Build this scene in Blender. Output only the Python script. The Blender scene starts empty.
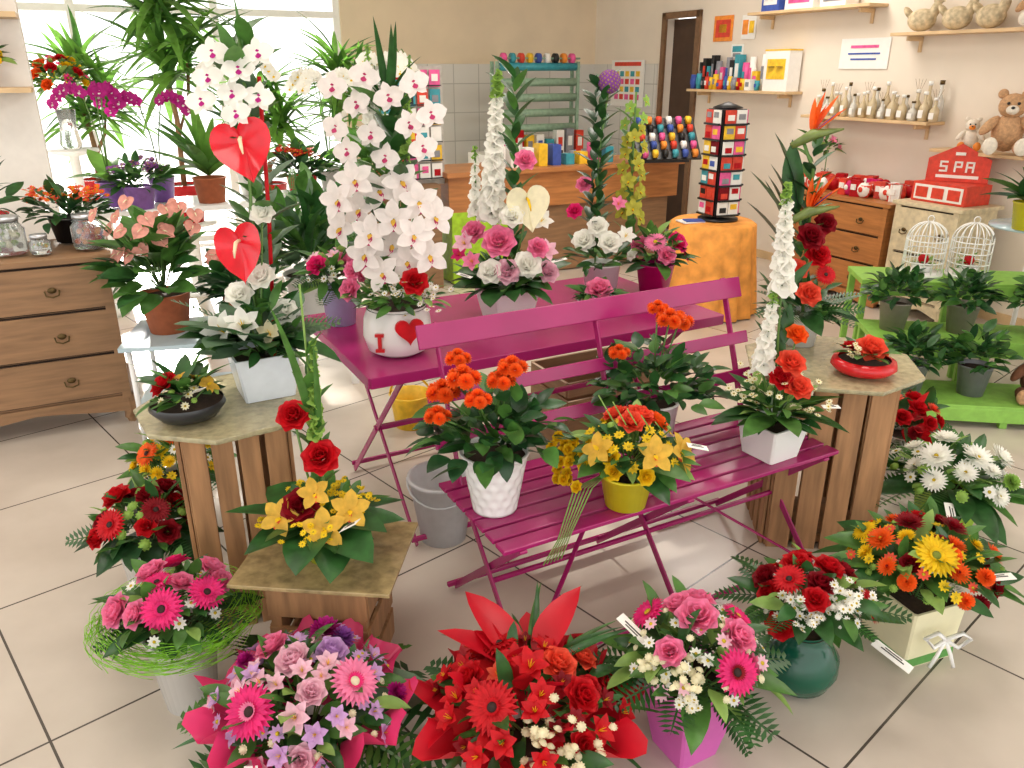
import bpy, math, random
import numpy as np
from mathutils import Vector, Matrix
R=random.Random(11)
pi=math.pi
sc=bpy.context.scene
sc.view_settings.view_transform='Standard'
# ------------------------------------------------------------------ materials
def lin(h):
    h=h.lstrip('#'); o=[]
    for i in (0,2,4):
        c=int(h[i:i+2],16)/255; o.append(c/12.92 if c<.04045 else ((c+.055)/1.055)**2.4)
    return o
MC={}
def M(name,hexc,rough=.5,var=.2,scale=25,metal=0,transl=0,glass=0,emit=0,spec=.5,bump=0,wood=False):
    if name in MC: return MC[name]
    m=bpy.data.materials.new(name); m.use_nodes=True; nt=m.node_tree; N=nt.nodes; L=nt.links
    p=N['Principled BSDF']; out=N['Material Output']
    c=lin(hexc)
    tc=N.new('ShaderNodeTexCoord'); nz=N.new('ShaderNodeTexNoise'); nz.inputs['Scale'].default_value=scale
    nz.inputs['Detail'].default_value=3
    if wood:
        mp=N.new('ShaderNodeMapping'); mp.inputs['Scale'].default_value=wood
        L.new(tc.outputs['Object'],mp.inputs[0]); L.new(mp.outputs[0],nz.inputs['Vector'])
    else: L.new(tc.outputs['Object'],nz.inputs['Vector'])
    r=N.new('ShaderNodeValToRGB')
    r.color_ramp.elements[0].position=.3; r.color_ramp.elements[1].position=.7
    r.color_ramp.elements[0].color=[x*(1-var) for x in c]+[1]
    r.color_ramp.elements[1].color=[min(1,x*(1+var*.7)) for x in c]+[1]
    L.new(nz.outputs['Fac'],r.inputs[0]); L.new(r.outputs[0],p.inputs['Base Color'])
    p.inputs['Roughness'].default_value=rough; p.inputs['Metallic'].default_value=metal
    p.inputs['Specular IOR Level'].default_value=spec
    if glass: p.inputs['Transmission Weight'].default_value=glass
    if bump:
        bp=N.new('ShaderNodeBump'); bp.inputs['Strength'].default_value=bump; bp.inputs['Distance'].default_value=.01
        L.new(nz.outputs['Fac'],bp.inputs['Height']); L.new(bp.outputs[0],p.inputs['Normal'])
    if transl:
        t=N.new('ShaderNodeBsdfTranslucent'); mx=N.new('ShaderNodeMixShader'); mx.inputs[0].default_value=transl
        L.new(r.outputs[0],t.inputs[0]); L.new(p.outputs[0],mx.inputs[1]); L.new(t.outputs[0],mx.inputs[2]); L.new(mx.outputs[0],out.inputs[0])
    MC[name]=m; return m
def PT(name,h,var=.18,tr=.3): return M('petal_'+name,h,.55,var,45,transl=tr,spec=.3)
red=PT('red','#cd1420'); dred=PT('dark_red','#8e0c1c'); hot=PT('hot_pink','#e82e7c'); pink=PT('pink','#f787b0'); pale=PT('pale_pink','#f5c2d3')
white=PT('white','#fffdf6',.03,.42); owhite=PT('orchid_white','#f6eeea',.06,.35); cream=PT('cream','#f6efcc',.08,.35); yellow=PT('yellow','#f3cc1c'); gold=PT('gold','#e3b645'); orange=PT('orange','#f4661f')
coral=PT('coral','#f05a40'); purple=PT('purple','#9450a4'); magenta=PT('magenta','#b81c84'); lilac=PT('lilac','#d0a4d8'); lime=PT('lime','#98be58'); blush=PT('blush','#e8a294')
anred=M('anthurium_red','#dc1228',.22,.15,20,transl=.15); lipp=PT('orchid_lip','#c23c70')
dkc=M('flower_eye','#2a120c',.8); yc=M('flower_eye_yellow','#b9a016',.8); olive=M('flower_eye_olive','#6f7a22',.8)
g1=M('leaf_dark','#32602e',.36,.4,22,transl=.22); g2=M('leaf_mid','#508038',.4,.35,22,transl=.28); g3=M('leaf_light','#8cb058',.45,.25,18,transl=.3)
g4=M('leaf_deep','#264c2a',.33,.35,22,transl=.15); gs=M('stem_green','#5a803a',.5); lmesh=M('lime_fibre','#98dc3a',.5,transl=.3); gb=M('leaf_backlit','#74a848',.45,.3,12,transl=.5); gy2=M('leaf_bluegreen','#5f7f60',.5,.25,20,transl=.2)
cer=M('white_ceramic','#ecebe8',.2,.03,4); soil=M('soil','#3a281c',.95,.4,80); terra=M('terracotta','#b8643e',.7,.15); 
wood_old=M('aged_wood','#93704f',.6,.24,4,bump=.12,wood=(1,1,9)); wood_h=M('honey_wood','#b97a45',.4,.25,4,wood=(1,1,9)); wood_c=M('crate_wood','#a97e56',.7,.3,4,bump=.2,wood=(9,9,1))
wood_s=M('shelf_wood','#d9b98c',.5,.15,6); mag=M('magenta_paint','#a31f64',.25,.1,6); brass=M('dark_brass','#5b4a2c',.4,.2,metal=.8)
black=M('black_plastic','#141416',.4); paperw=M('white_card','#f0eee8',.7,.03); rpaper=M('red_paper','#d4142a',.4,.15,8,transl=.3); ppaper=M('pink_paper','#ec3c78',.35,.15,8,transl=.3)
glass=M('clear_glass','#f2f6f6',.03,.02,glass=.9); tan=M('tan_trunk','#8a6a48',.8,.3)
# ------------------------------------------------------------------ builder
def nrm(a):
    a=np.asarray(a,float); return a/(np.linalg.norm(a)+1e-9)
def frame_z(n,roll=0):
    z=nrm(n); a=np.array([0,0,1.]) if abs(z[2])<.95 else np.array([0,1.,0])
    x=nrm(np.cross(a,z)); y=np.cross(z,x)
    c,s=math.cos(roll),math.sin(roll)
    return np.stack([x*c+y*s,-x*s+y*c,z],1)
def frame_x(d,roll=0):
    x=nrm(d); a=np.array([0,0,1.]) if abs(x[2])<.97 else np.array([0,1.,0])
    y=nrm(np.cross(a,x)); z=np.cross(x,y); c,s=math.cos(roll),math.sin(roll)
    return np.stack([x,y*c+z*s,-y*s+z*c],1)
class B:
    def __init__(s): s.v=[];s.f=[];s.m=[];s.sm=[];s.n=0;s.mats=[]
    def mi(s,mat):
        if mat not in s.mats: s.mats.append(mat)
        return s.mats.index(mat)
    def add(s,V,F,mat,sm=True):
        V=np.asarray(V,float).reshape(-1,3); k=s.mi(mat); n=s.n
        s.v.append(V); s.n+=len(V)
        for f in F: s.f.append(tuple(i+n for i in f))
        s.m+= [k]*len(F); s.sm+=[sm]*len(F)
    def t(s,T,pos,Rm,scale=1):
        pos=np.asarray(pos,float); Rm=np.asarray(Rm)
        for V,F,mat in T: s.add((V*scale)@Rm.T+pos,F,mat)
    def head(s,T,pos,n,size,roll=None): s.t(T,pos,frame_z(n,R.uniform(0,6.28) if roll is None else roll),size)
    def leaf(s,T,pos,d,size,roll=0): s.t(T,pos,frame_x(d,roll),size)
    def box(s,c,d,mat,rot=0,Rm=None):
        x,y,z=[k/2 for k in d]
        V=np.array([(-x,-y,-z),(x,-y,-z),(x,y,-z),(-x,y,-z),(-x,-y,z),(x,-y,z),(x,y,z),(-x,y,z)])
        if Rm is None:
            a,b_=math.cos(rot),math.sin(rot); Rm=np.array([[a,-b_,0],[b_,a,0],[0,0,1]])
        s.add(V@np.asarray(Rm).T+np.array(c),[(0,3,2,1),(4,5,6,7),(0,1,5,4),(1,2,6,5),(2,3,7,6),(3,0,4,7)],mat,False)
    def bar(s,p0,p1,w,t,mat,roll=0):
        p0=np.array(p0,float);p1=np.array(p1,float); L=np.linalg.norm(p1-p0)
        s.box((p0+p1)/2,(L,w,t),mat,Rm=frame_x(p1-p0,roll))
    def lathe(s,prof,mat,c=(0,0,0),seg=28,sm=True,mod=None):
        V=[];F=[]
        for i,(r,z) in enumerate(prof):
            for j in range(seg):
                a=2*pi*j/seg; rr=r*(mod(a,i,z) if mod else 1)
                V.append((c[0]+rr*math.cos(a),c[1]+rr*math.sin(a),c[2]+z))
        for i in range(len(prof)-1):
            for j in range(seg):
                k=(j+1)%seg; F.append((i*seg+j,i*seg+k,(i+1)*seg+k,(i+1)*seg+j))
        F.append(tuple(reversed(range(seg)))); 
        s.add(V,F,mat,sm)
    def disc(s,r,c,mat,seg=20):
        s.add([(c[0]+r*math.cos(2*pi*j/seg),c[1]+r*math.sin(2*pi*j/seg),c[2]) for j in range(seg)],[tuple(range(seg))],mat,False)
    def tube(s,P,rad,mat,seg=6):
        P=[np.array(p,float) for p in P]; V=[];F=[]
        n=len(P); rad=rad if isinstance(rad,(list,tuple)) else [rad]*n
        for i,p in enumerate(P):
            d=P[min(i+1,n-1)]-P[max(i-1,0)]; Q=frame_z(d)
            for j in range(seg):
                a=2*pi*j/seg; V.append(p+rad[i]*(math.cos(a)*Q[:,0]+math.sin(a)*Q[:,1]))
        for i in range(n-1):
            for j in range(seg):
                k=(j+1)%seg; F.append((i*seg+j,i*seg+k,(i+1)*seg+k,(i+1)*seg+j))
        F.append(tuple(reversed(range(seg)))); F.append(tuple((n-1)*seg+j for j in range(seg)))
        s.add(V,F,mat)
    def ell(s,c,r,mat,nu=12,nv=8,Rm=None):
        V=[];F=[]
        for i in range(nv+1):
            ph=pi*i/nv
            for j in range(nu):
                a=2*pi*j/nu; V.append((r[0]*math.sin(ph)*math.cos(a),r[1]*math.sin(ph)*math.sin(a),-r[2]*math.cos(ph)))
        for i in range(nv):
            for j in range(nu):
                k=(j+1)%nu; F.append((i*nu+j,i*nu+k,(i+1)*nu+k,(i+1)*nu+j))
        V=np.array(V)
        if Rm is not None: V=V@np.asarray(Rm).T
        s.add(V+np.array(c),F,mat)
    def obj(s,name,loc=(0,0,0),rot=0,bevel=0,remesh=0):
        me=bpy.data.meshes.new(name); me.from_pydata(np.concatenate(s.v).tolist(),[],s.f)
        for m in s.mats: me.materials.append(m)
        me.polygons.foreach_set('material_index',s.m); me.polygons.foreach_set('use_smooth',s.sm); me.update()
        o=bpy.data.objects.new(name,me); sc.collection.objects.link(o); o.location=loc; o.rotation_euler=(0,0,rot)
        if bevel:
            md=o.modifiers.new('bev','BEVEL'); md.width=bevel; md.segments=2; md.limit_method='ANGLE'
        if remesh:
            md=o.modifiers.new('rm','REMESH'); md.mode='VOXEL'; md.voxel_size=remesh; md.use_smooth_shade=True
        return o
# ------------------------------------------------------------------ petals & flower heads
def petal(L=1,W=.2,nu=4,nv=2,q=1.,e=.7,base=.15,tip=0.,curl=0.,cup=0.,x0=0.,elev=0.,az=0.,z0=0.,wave=0.):
    u=np.linspace(0,1,nu+1); t=np.linspace(-1,1,nv+1)
    w=W*(np.clip(np.sin(pi*u**q),0,1)**e+base*(1-u)+tip*u)
    U,T=np.meshgrid(u,t,indexing='ij'); Wd=np.repeat(w[:,None],nv+1,1)
    x=L*U; y=Wd*T; z=curl*L*U**2+cup*Wd*T**2+wave*W*np.sin(U*9)*np.abs(T)
    ce,se=math.cos(elev),math.sin(elev); x,z=x*ce-z*se+x0,x*se+z*ce+z0
    ca,sa=math.cos(az),math.sin(az); x,y=x*ca-y*sa,x*sa+y*ca
    V=np.stack([x,y,z],-1).reshape(-1,3); F=[]
    for i in range(nu):
        for j in range(nv):
            a=i*(nv+1)+j; F.append((a,a+1,a+nv+2,a+nv+1))
    return V,F
def merge(ps,mat):
    V=[];F=[];n=0
    for v,f in ps:
        V.append(v); F+=[tuple(i+n for i in g) for g in f]; n+=len(v)
    return (np.concatenate(V),F,mat)
def dome_part(r,h,mat,z0=0,nu=12,nv=3):
    V=[];F=[]
    for i in range(nv+1):
        ph=pi/2*i/nv
        for j in range(nu):
            a=2*pi*j/nu; V.append((r*math.cos(ph)*math.cos(a),r*math.cos(ph)*math.sin(a),z0+h*math.sin(ph)))
    for i in range(nv):
        for j in range(nu):
            k=(j+1)%nu; F.append((i*nu+j,i*nu+k,(i+1)*nu+k,(i+1)*nu+j))
    return (np.array(V),F,mat)
TC={}
def gerbera(m,eye=None,inner=None):
    eye=eye or dkc; k=('g',m,eye,inner)
    if k not in TC:
        ps=[petal(.78,.085,3,2,1.3,.5,.5,.15,-.08,.4,.22,.05+R.uniform(-.05,.05),2*pi*i/26) for i in range(26)]
        ps+=[petal(.66,.075,3,2,1.3,.5,.5,.15,-.05,.4,.2,.2+R.uniform(-.05,.05),2*pi*(i+.5)/22,.03) for i in range(22)]
        pi_=[petal(.24,.04,2,1,1.2,.5,.5,.2,0,0,.16,.75,2*pi*i/20,.03) for i in range(20)]
        TC[k]=[merge(ps,m),merge(pi_,inner or m),dome_part(.2,.09,eye,.04)]
    return TC[k]
def rose(m):
    k=('r',m)
    if k not in TC:
        ps=[]
        for n,el,L,W,x0,cl in ((3,1.5,.72,.3,.05,0),(4,1.36,.8,.38,.12,.1),(5,1.12,.84,.46,.18,0),(6,.85,.9,.52,.2,-.22),(7,.5,.9,.55,.2,-.32)):
            o=R.uniform(0,6)
            for i in range(n): ps.append(petal(L,W,4,3,.75,.5,.3,.15,cl,.4,x0,el+R.uniform(-.08,.08),o+2*pi*i/n,-.35))
        TC[k]=[merge(ps,m)]
    return TC[k]
def mum(m,eye=None,n=(22,20,16,12)):
    k=('m',m,eye)
    if k not in TC:
        ps=[]
        for i,c in enumerate(n):
            for j in range(c): ps.append(petal(.95-.17*i,.085,3,1,1.2,.5,.4,.2,.12,0,.06,.08+.3*i+R.uniform(-.08,.08),2*pi*(j+.5*i)/c+R.uniform(-.05,.05),.02*i))
        TC[k]=[merge(ps,m),dome_part(.16,.16,eye or yc,.1,8,2)]
    return TC[k]
def pom(m):
    k=('p',m)
    if k not in TC:
        ps=[]
        for i in range(70):
            z=1-(i+.5)/70*1.15; a=i*2.39996; el=math.asin(max(-1,min(1,z)))
            ps.append(petal(.75,.17,2,1,1,.6,.4,.35,-.1,0,.15*math.cos(el),el,a,.15*math.sin(el)))
        TC[k]=[merge(ps,m)]
    return TC[k]
def orchid(m,lip,cen=None):
    k=('o',m,lip)
    if k not in TC:
        ps=[petal(1,.33,5,2,.9,.6,.1,0,-.14,.3,.04,.25+R.uniform(-.1,.1),a) for a in (pi/2,pi/2+1.15,pi/2-1.15,-pi/2+.75,-pi/2-.75)]
        lp=[petal(.5,.2,4,2,.8,.6,.4,.2,-.6,-.5,.02,.75,-pi/2)]
        TC[k]=[merge(ps,m),merge(lp,lip),merge([petal(.35,.09,3,1,1,.6,.5,.2,-.5,0,0,1.2,-pi/2)],cen or yellow)]
    return TC[k]
def phal(m,lip):
    k=('ph',m,lip)
    if k not in TC:
        ps=[petal(1,.5,5,3,.75,.6,.05,.0,-.12,.1,.02,.12,0),petal(1,.5,5,3,.75,.6,.05,.0,-.12,.1,.02,.12,pi)]
        ps+=[petal(.95,.3,4,2,.9,.7,.1,0,-.1,.1,0,.03,a,-.03) for a in (pi/2,-pi/2+.65,-pi/2-.65)]
        TC[k]=[merge(ps,m),merge([petal(.36,.15,3,2,.8,.6,.4,.1,-.5,-.5,.02,.9,-pi/2),petal(.18,.1,2,2,.8,.6,.4,.1,0,0,.02,.8,pi/2)],lip)]
    return TC[k]
def anth(m,spad):
    k=('a',m,spad)
    if k not in TC:
        V=[(0,.15,0)];F=[];n=36;rings=6
        for i in range(1,rings+1):
            f=i/rings
            for j in range(n):
                t=2*pi*j/n
                x=.80*(16*math.sin(t)**3+1.5*math.sin(t))/16; y=(12*math.cos(t)-3.4*math.cos(2*t)-1.6*math.cos(3*t)-.5*math.cos(4*t))/13.5
                V.append((x*f,.15+(y-.15)*f,.16*f*f+.05*math.sin(5*t)*f+.015*math.sin(13*t)*f))
        for j in range(n): F.append((0,1+j,1+(j+1)%n))
        for i in range(rings-1):
            for j in range(n):
                k2=(j+1)%n; F.append((1+i*n+j,1+(i+1)*n+j,1+(i+1)*n+k2,1+i*n+k2))
        b=B(); b.tube([(0,.3,.0),(0,.2,.22),(0,-.05,.36),(0,-.25,.42)],[.05,.06,.05,.02],spad,7)
        TC[k]=[(np.array(V),F,m),(np.concatenate(b.v),b.f,spad)]
    return TC[k]
def button(m):
    k=('b',m)
    if k not in TC:
        ps=[petal(.45,.17,2,1,1,.6,.4,.35,.2,0,.55,.1,2*pi*i/10) for i in range(10)]
        TC[k]=[dome_part(.8,.7,m,0,9,3),merge(ps,m)]
    return TC[k]
def daisy(m,eye=None):
    k=('d',m,eye)
    if k not in TC:
        TC[k]=[merge([petal(.85,.2,2,1,1.2,.5,.3,.3,0,0,.15,.15,2*pi*i/9) for i in range(9)],m),dome_part(.28,.25,eye or yc,0,6,2)]
    return TC[k]
def floret(m):
    k=('f',m)
    if k not in TC:
        TC[k]=[merge([petal(.9,.4,3,1,.8,.5,.3,.4,-.45,.0,.05,.85,2*pi*i/5) for i in range(5)]+[petal(.6,.3,3,1,.8,.5,.3,.4,-.3,.0,.05,1.15,2*pi*(i+.5)/4) for i in range(4)],m)]
    return TC[k]
def lily(m,cen=None):
    k=('l',m)
    if k not in TC:
        TC[k]=[merge([petal(1,.3,5,2,.9,.65,.2,.05,-.35,.3,.02,.8+.15*(i%2),2*pi*i/6) for i in range(6)],m),merge([petal(.6,.02,2,1,1,.5,.5,.5,0,0,0,1.3,2*pi*i/5) for i in range(5)],cen or yellow)]
    return TC[k]
def leafT(m,W=.2,curl=-.25,cup=.3,q=.9,nu=6,wave=0):
    k=('leaf',m,W,curl,cup,q,wave)
    if k not in TC: TC[k]=[merge([petal(1,W,nu,2,q,.75,.12,0,curl,cup,wave=wave)],m)]
    return TC[k]
def fernT(m,droop=-.35,n=15,W=.26):
    k=('fern',m,droop,n,W)
    if k not in TC:
        ps=[petal(1,.012,8,1,1,.1,.5,0,droop)]
        for i in range(1,n):
            u=i/n; w=W*math.sin(pi*u**.7)**.6+.02
            for s in (1,-1):
                V,F=petal(w,.027,2,1,.9,.6,.3,0,-.1,0,0,.1,s*1.15)
                V=V+np.array([u,0,droop*u*u]); ps.append((V,F))
        TC[k]=[merge(ps,m)]
    return TC[k]
L1,L2,L3,L4=leafT(g1),leafT(g2),leafT(g3),leafT(g4)
WL1,WL2=leafT(g1,.27,-.2,.25,.8),leafT(g2,.27,-.25,.25,.8)
NL1,NL2=leafT(g1,.17,-.12,.3,.85),leafT(g2,.17,-.15,.3,.85)
BL1,BL2=leafT(g2,.035,-.3,.5,.7,8),leafT(g1,.045,-.45,.5,.7,8)
EU=leafT(gy2,.3,-.1,.2,.9)
F1,F2=fernT(g1),fernT(g2)
F3=fernT(g1,-.15,14,.3)
PB=fernT(g1,-.2,12,.42)
def dirv(az,el): return np.array([math.cos(az)*math.cos(el),math.sin(az)*math.cos(el),math.sin(el)])
def skirt(b,c,n,T,l0,l1,e0,e1,r0=.02,az0=0,az1=2*pi):
    for i in range(n):
        a=az0+(az1-az0)*(i+R.uniform(-.35,.35))/n; d=dirv(a,R.uniform(e0,e1))
        b.leaf(R.choice(T),np.array(c)+d*r0,d,R.uniform(l0,l1),R.uniform(-.4,.4))
def bush(b,c,n,r,h,ll,T,spread=.6):
    for i in range(n):
        a=R.uniform(0,2*pi); el=math.asin(R.random()); d=dirv(a,el); k=R.uniform(.35,1)
        p=np.array(c)+np.array([d[0]*r*k,d[1]*r*k,d[2]*h*k])
        dd=nrm(d+np.array([R.uniform(-1,1),R.uniform(-1,1),R.uniform(-.6,.6)])*spread)
        b.leaf(R.choice(T),p,dd,ll*R.uniform(.7,1.2),R.uniform(-.6,.6))
def dome(b,c,rad,h,heads,explicit=(),fill=40,fl=None,fsz=.09,zmin=.1,jit=.1):
    c=np.array(c,float)
    occ=[]
    for T,s,dx,dy in explicit:
        q=max(0,1-(dx*dx+dy*dy)/(rad*rad)); dz=h*math.sqrt(q)
        n=nrm((dx/rad+R.uniform(-.15,.15),dy/rad-.25,.55+dz/h*.5)); p=c+np.array([dx,dy,dz])+n*s*.25
        b.head(T,p,n,s); occ.append((p,s)); b.tube([c*[1,1,.6],p-n*s*.3],.0025,gs,4)
    L=[]
    for T,s,n in heads: L+= [(T,s)]*n
    R.shuffle(L); n=len(L)
    for i,(T,s) in enumerate(L):
        z=1-(i+.5)/n*(1-zmin); a=i*2.39996+R.uniform(-jit,jit)*2; r_=math.sqrt(1-z*z)
        d=np.array([r_*math.cos(a),r_*math.sin(a),z]); p=c+d*np.array([rad,rad,h])*R.uniform(1-jit,1+jit*.9)
        if any(np.linalg.norm(p-q)<(s+t)*.62 for q,t in occ):
            d=nrm(d+np.array([R.uniform(-.4,.4),R.uniform(-.4,.4),0])); p=c+d*np.array([rad,rad,h])
            if any(np.linalg.norm(p-q)<(s+t)*.5 for q,t in occ): continue
        b.head(T,p,nrm((d[0]+R.uniform(-.25,.25),d[1]-.15+R.uniform(-.25,.25),abs(d[2])+.35)),s*R.uniform(.88,1.1)); occ.append((p,s))
    bush(b,c,fill,rad*.95,h*.92,fsz,fl or [L1,L2,NL2,L3])
def clus(b,p,T,s,n,cr=.03):
    for i in range(n):
        q=np.array(p)+np.array([R.gauss(0,cr),R.gauss(0,cr),R.gauss(0,cr*.5)]); b.head(T,q,(R.uniform(-.6,.6),R.uniform(-.9,.3),1),s)
def sprig(b,c,rad,h,T,s,n,clusters=6,cr=.03):
    for k in range(clusters):
        a=R.uniform(0,2*pi); z=R.uniform(.25,1); r_=math.sqrt(1-z*z); clus(b,np.array(c)+np.array([r_*math.cos(a)*rad,r_*math.sin(a)*rad,z*h])*1.03,T,s,n//clusters,cr)
def spike(b,p0,p1,r,m,n=30,bud=None,stem0=None,taper=.35):
    p0=np.array(p0,float);p1=np.array(p1,float); ax=nrm(p1-p0)
    b.tube([stem0 if stem0 is not None else p0,p0,(p0+p1)/2,p1],.004,gs,5)
    for i in range(n):
        u=i/n; a=i*2.39996; Q=frame_z(ax); d=Q[:,0]*math.cos(a)+Q[:,1]*math.sin(a)+ax*(.35+u*.8)
        s=r*(1-(1-taper)*u)*R.uniform(.85,1.15); p=p0+(p1-p0)*u+nrm(d)*s*.15
        b.head(floret(bud if (bud and u>.82) else m),p,d,s)
def tag(b,p,az=-1.57,el=.3,w=.045,l=.07):
    d=dirv(az,el); Q=frame_x(d); b.box(p,(l,w,.001),paperw,Rm=Q); b.box(np.array(p)+Q[:,2]*.0012,(l*.6,w*.12,.0006),black,Rm=Q); b.box(np.array(p)+Q[:,2]*.0012+Q[:,1]*w*.25,(l*.45,w*.1,.0006),black,Rm=Q)
# ------------------------------------------------------------------ pots
def rpot(b,r0,r1,h,m,c=(0,0,0),lip=.004,mod=None,seg=28,n=1):
    prof=[(r0,0)]+[(r0+(r1-r0)*i/n,(h)*i/n) for i in range(1,n+1)]
    prof+=[(r1+lip,h),(r1+lip,h+.006),(r1-.004,h+.006),(r1-.008,h-.02)]
    b.lathe(prof,m,c,seg,mod=mod); b.disc(r1-.006,(c[0],c[1],c[2]+h-.015),soil)
def belly(b,prof,m,c=(0,0,0),seg=28,top=True): b.lathe(prof,m,c,seg); b.disc(prof[-1][0],(c[0],c[1],c[2]+prof[-1][1]-.01),soil)
def ring4(w,ch,z):
    a=w/2; c=ch
    return [(a-c,-a,z),(a,-a+c,z),(a,a-c,z),(a-c,a,z),(-a+c,a,z),(-a,a-c,z),(-a,-a+c,z),(-a+c,-a,z)]
def spot(b,w0,w1,h,m,rot=0,c=(0,0,0)):
    V=[];F=[]; rs=[(w0,0),(w1,h),(w1-.014,h),(w1-.02,h-.02)]
    for w,z in rs: V+=ring4(w,.006,z)
    for i in range(3):
        for j in range(8):
            k=(j+1)%8; F.append((i*8+j,i*8+k,(i+1)*8+k,(i+1)*8+j))
    F.append(tuple(reversed(range(8)))); a,s=math.cos(rot),math.sin(rot)
    V=np.array(V)@np.array([[a,-s,0],[s,a,0],[0,0,1]]).T+np.array(c); b.add(V,F,m,False)
    b.add(V[24:32],[tuple(range(8))],soil,False)
def wrap(b,c,r0,r1,z0,z1,m,waves=9,amp=.13,seg=96,steps=6):
    V=[];F=[]
    for i in range(steps+1):
        u=i/steps
        for j in range(seg):
            a=2*pi*j/seg; r=r0+(r1-r0)*u**1.2; r*=1+amp*u*(math.sin(waves*a)+.5*math.sin(waves*2.3*a+1))
            V.append((c[0]+r*math.cos(a),c[1]+r*math.sin(a),c[2]+z0+(z1-z0)*u+.025*u*math.sin((waves+4)*a)))
    for i in range(steps):
        for j in range(seg):
            k=(j+1)%seg; F.append((i*seg+j,i*seg+k,(i+1)*seg+k,(i+1)*seg+j))
    b.add(V,F,m)
# ================================================================== ROOM
A27=math.radians(27); U=np.array([math.cos(A27),math.sin(A27)]); Vv=np.array([-U[1],U[0]])
Cn=np.array([.96,10.1])
wallm=M('wall_cream','#e8dccb',.8,.04,3); walltan=M('wall_tan','#e6d4b8',.8,.05,3); whitep=M('white_frame','#f3f3f1',.4,.03)
m=bpy.data.materials.new('floor_tiles'); m.use_nodes=True; nt=m.node_tree; N=nt.nodes; Lk=nt.links; p=N['Principled BSDF']
tc=N.new('ShaderNodeNewGeometry')
def mth(op,a,b_=None,c_=None):
    n=N.new('ShaderNodeMath'); n.operation=op
    for i,x in enumerate((a,b_,c_)):
        if x is None: continue
        if isinstance(x,(int,float)): n.inputs[i].default_value=x
        else: Lk.new(x,n.inputs[i])
    return n.outputs[0]
def dot(vx,vy):
    n=N.new('ShaderNodeVectorMath'); n.operation='DOT_PRODUCT'; Lk.new(tc.outputs['Position'],n.inputs[0]); n.inputs[1].default_value=(vx,vy,0); return n.outputs['Value']
ts=.722
def gr(vx,vy,off):
    q=mth('DIVIDE',mth('SUBTRACT',dot(vx,vy),off),ts); f=mth('FRACT',mth('ADD',q,.5+100)); return mth('LESS_THAN',mth('ABSOLUTE',mth('SUBTRACT',f,.5)),.0048),mth('FLOOR',q)
a42=math.radians(42)
l1,f1=gr(math.cos(a42),math.sin(a42),.169); l2,f2=gr(-math.sin(a42),math.cos(a42),.564)
gm=mth('MAXIMUM',l1,l2)
nz=N.new('ShaderNodeTexNoise'); nz.inputs['Scale'].default_value=2.2; nz.inputs['Detail'].default_value=5; Lk.new(tc.outputs['Position'],nz.inputs['Vector'])
rp=N.new('ShaderNodeValToRGB'); rp.color_ramp.elements[0].color=lin('#beb2a5')+[1]; rp.color_ramp.elements[1].color=lin('#d3c8bb')+[1]; rp.color_ramp.elements[0].position=.3; rp.color_ramp.elements[1].position=.7
Lk.new(nz.outputs['Fac'],rp.inputs[0])
mx=N.new('ShaderNodeMix'); mx.data_type='RGBA'; Lk.new(gm,mx.inputs['Factor']); Lk.new(rp.outputs[0],mx.inputs['A']); mx.inputs['B'].default_value=lin('#4d463f')+[1]
Lk.new(mx.outputs['Result'],p.inputs['Base Color']); p.inputs['Roughness'].default_value=.22
floorm=m
b=B(); b.box((0,4.5,-.05),(14,17,.1),floorm); b.obj('floor')
b=B(); cc=Cn-U*4.4-Vv*5.4; b.box((cc[0],cc[1],2.95),(9.3,11,.1),M('ceiling_white','#f2efe8',.9,.02),A27); b.obj('ceiling')
def wallbox(b,P,s0,s1,z0,z1,dx,th,mat,off=0):
    n=np.array([-dx[1],dx[0]]); c=P+dx*(s0+s1)/2+n*(off+th/2); b.box((c[0],c[1],(z0+z1)/2),(s1-s0,th,z1-z0),mat,math.atan2(dx[1],dx[0]))
b=B()
wallbox(b,Cn,-3.0,.2,0,2.9,U,.15,walltan); wallbox(b,Cn,-9,-6.6,0,2.9,U,.15,wallm); wallbox(b,Cn,-6.6,-3.0,2.75,2.9,U,.15,wallm)
b.obj('wall_back')
b=B()
for s in (-3.03,-4.2,-5.4,-6.57): wallbox(b,Cn,s-.035,s+.035,0,2.75,U,.07,whitep,.03)
for z in (.05,2.15,2.72): wallbox(b,Cn,-6.6,-3.0,z-.03,z+.03,U,.06,whitep,.035)
b.obj('window_1')
W0=np.array([2.76,6.6]); D=-Vv; AW=math.atan2(D[1],D[0])
b=B()
wallbox(b,W0,-3.97,-2.6,0,2.9,D,.15,wallm); wallbox(b,W0,-2.08,4.2,0,2.9,D,.15,wallm); wallbox(b,W0,-2.6,-2.08,2.15,2.9,D,.15,wallm)
b.obj('wall_right')
b=B(); wallbox(b,W0,-2.6,-2.08,0,2.12,D,.04,M('door_brown','#4b3526',.5,.2,6),.10)
for s in (-2.61,-2.07): wallbox(b,W0,s-.03,s+.03,0,2.18,D,.03,M('door_trim','#7a5a3e',.5),-.03)
wallbox(b,W0,-2.64,-2.04,2.12,2.18,D,.03,MC['door_trim'],-.03); wallbox(b,W0,-2.2,-2.12,1.0,1.02,D,.05,brass,.05); b.obj('door_1')
b=B(); PL=np.array([-2.55,4.52]); wallbox(b,PL,-3.2,0,0,2.9,U,.15,M('wall_white','#eeeae2',.8,.03)); b.obj('wall_left')
b=B(); wallbox(b,W0,-2.0,4.2,0,.07,D,.015,wood_s,-.016); b.obj('baseboard_right')
m=bpy.data.materials.new('splash_tiles'); m.use_nodes=True; N2=m.node_tree.nodes; L2_=m.node_tree.links
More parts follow.
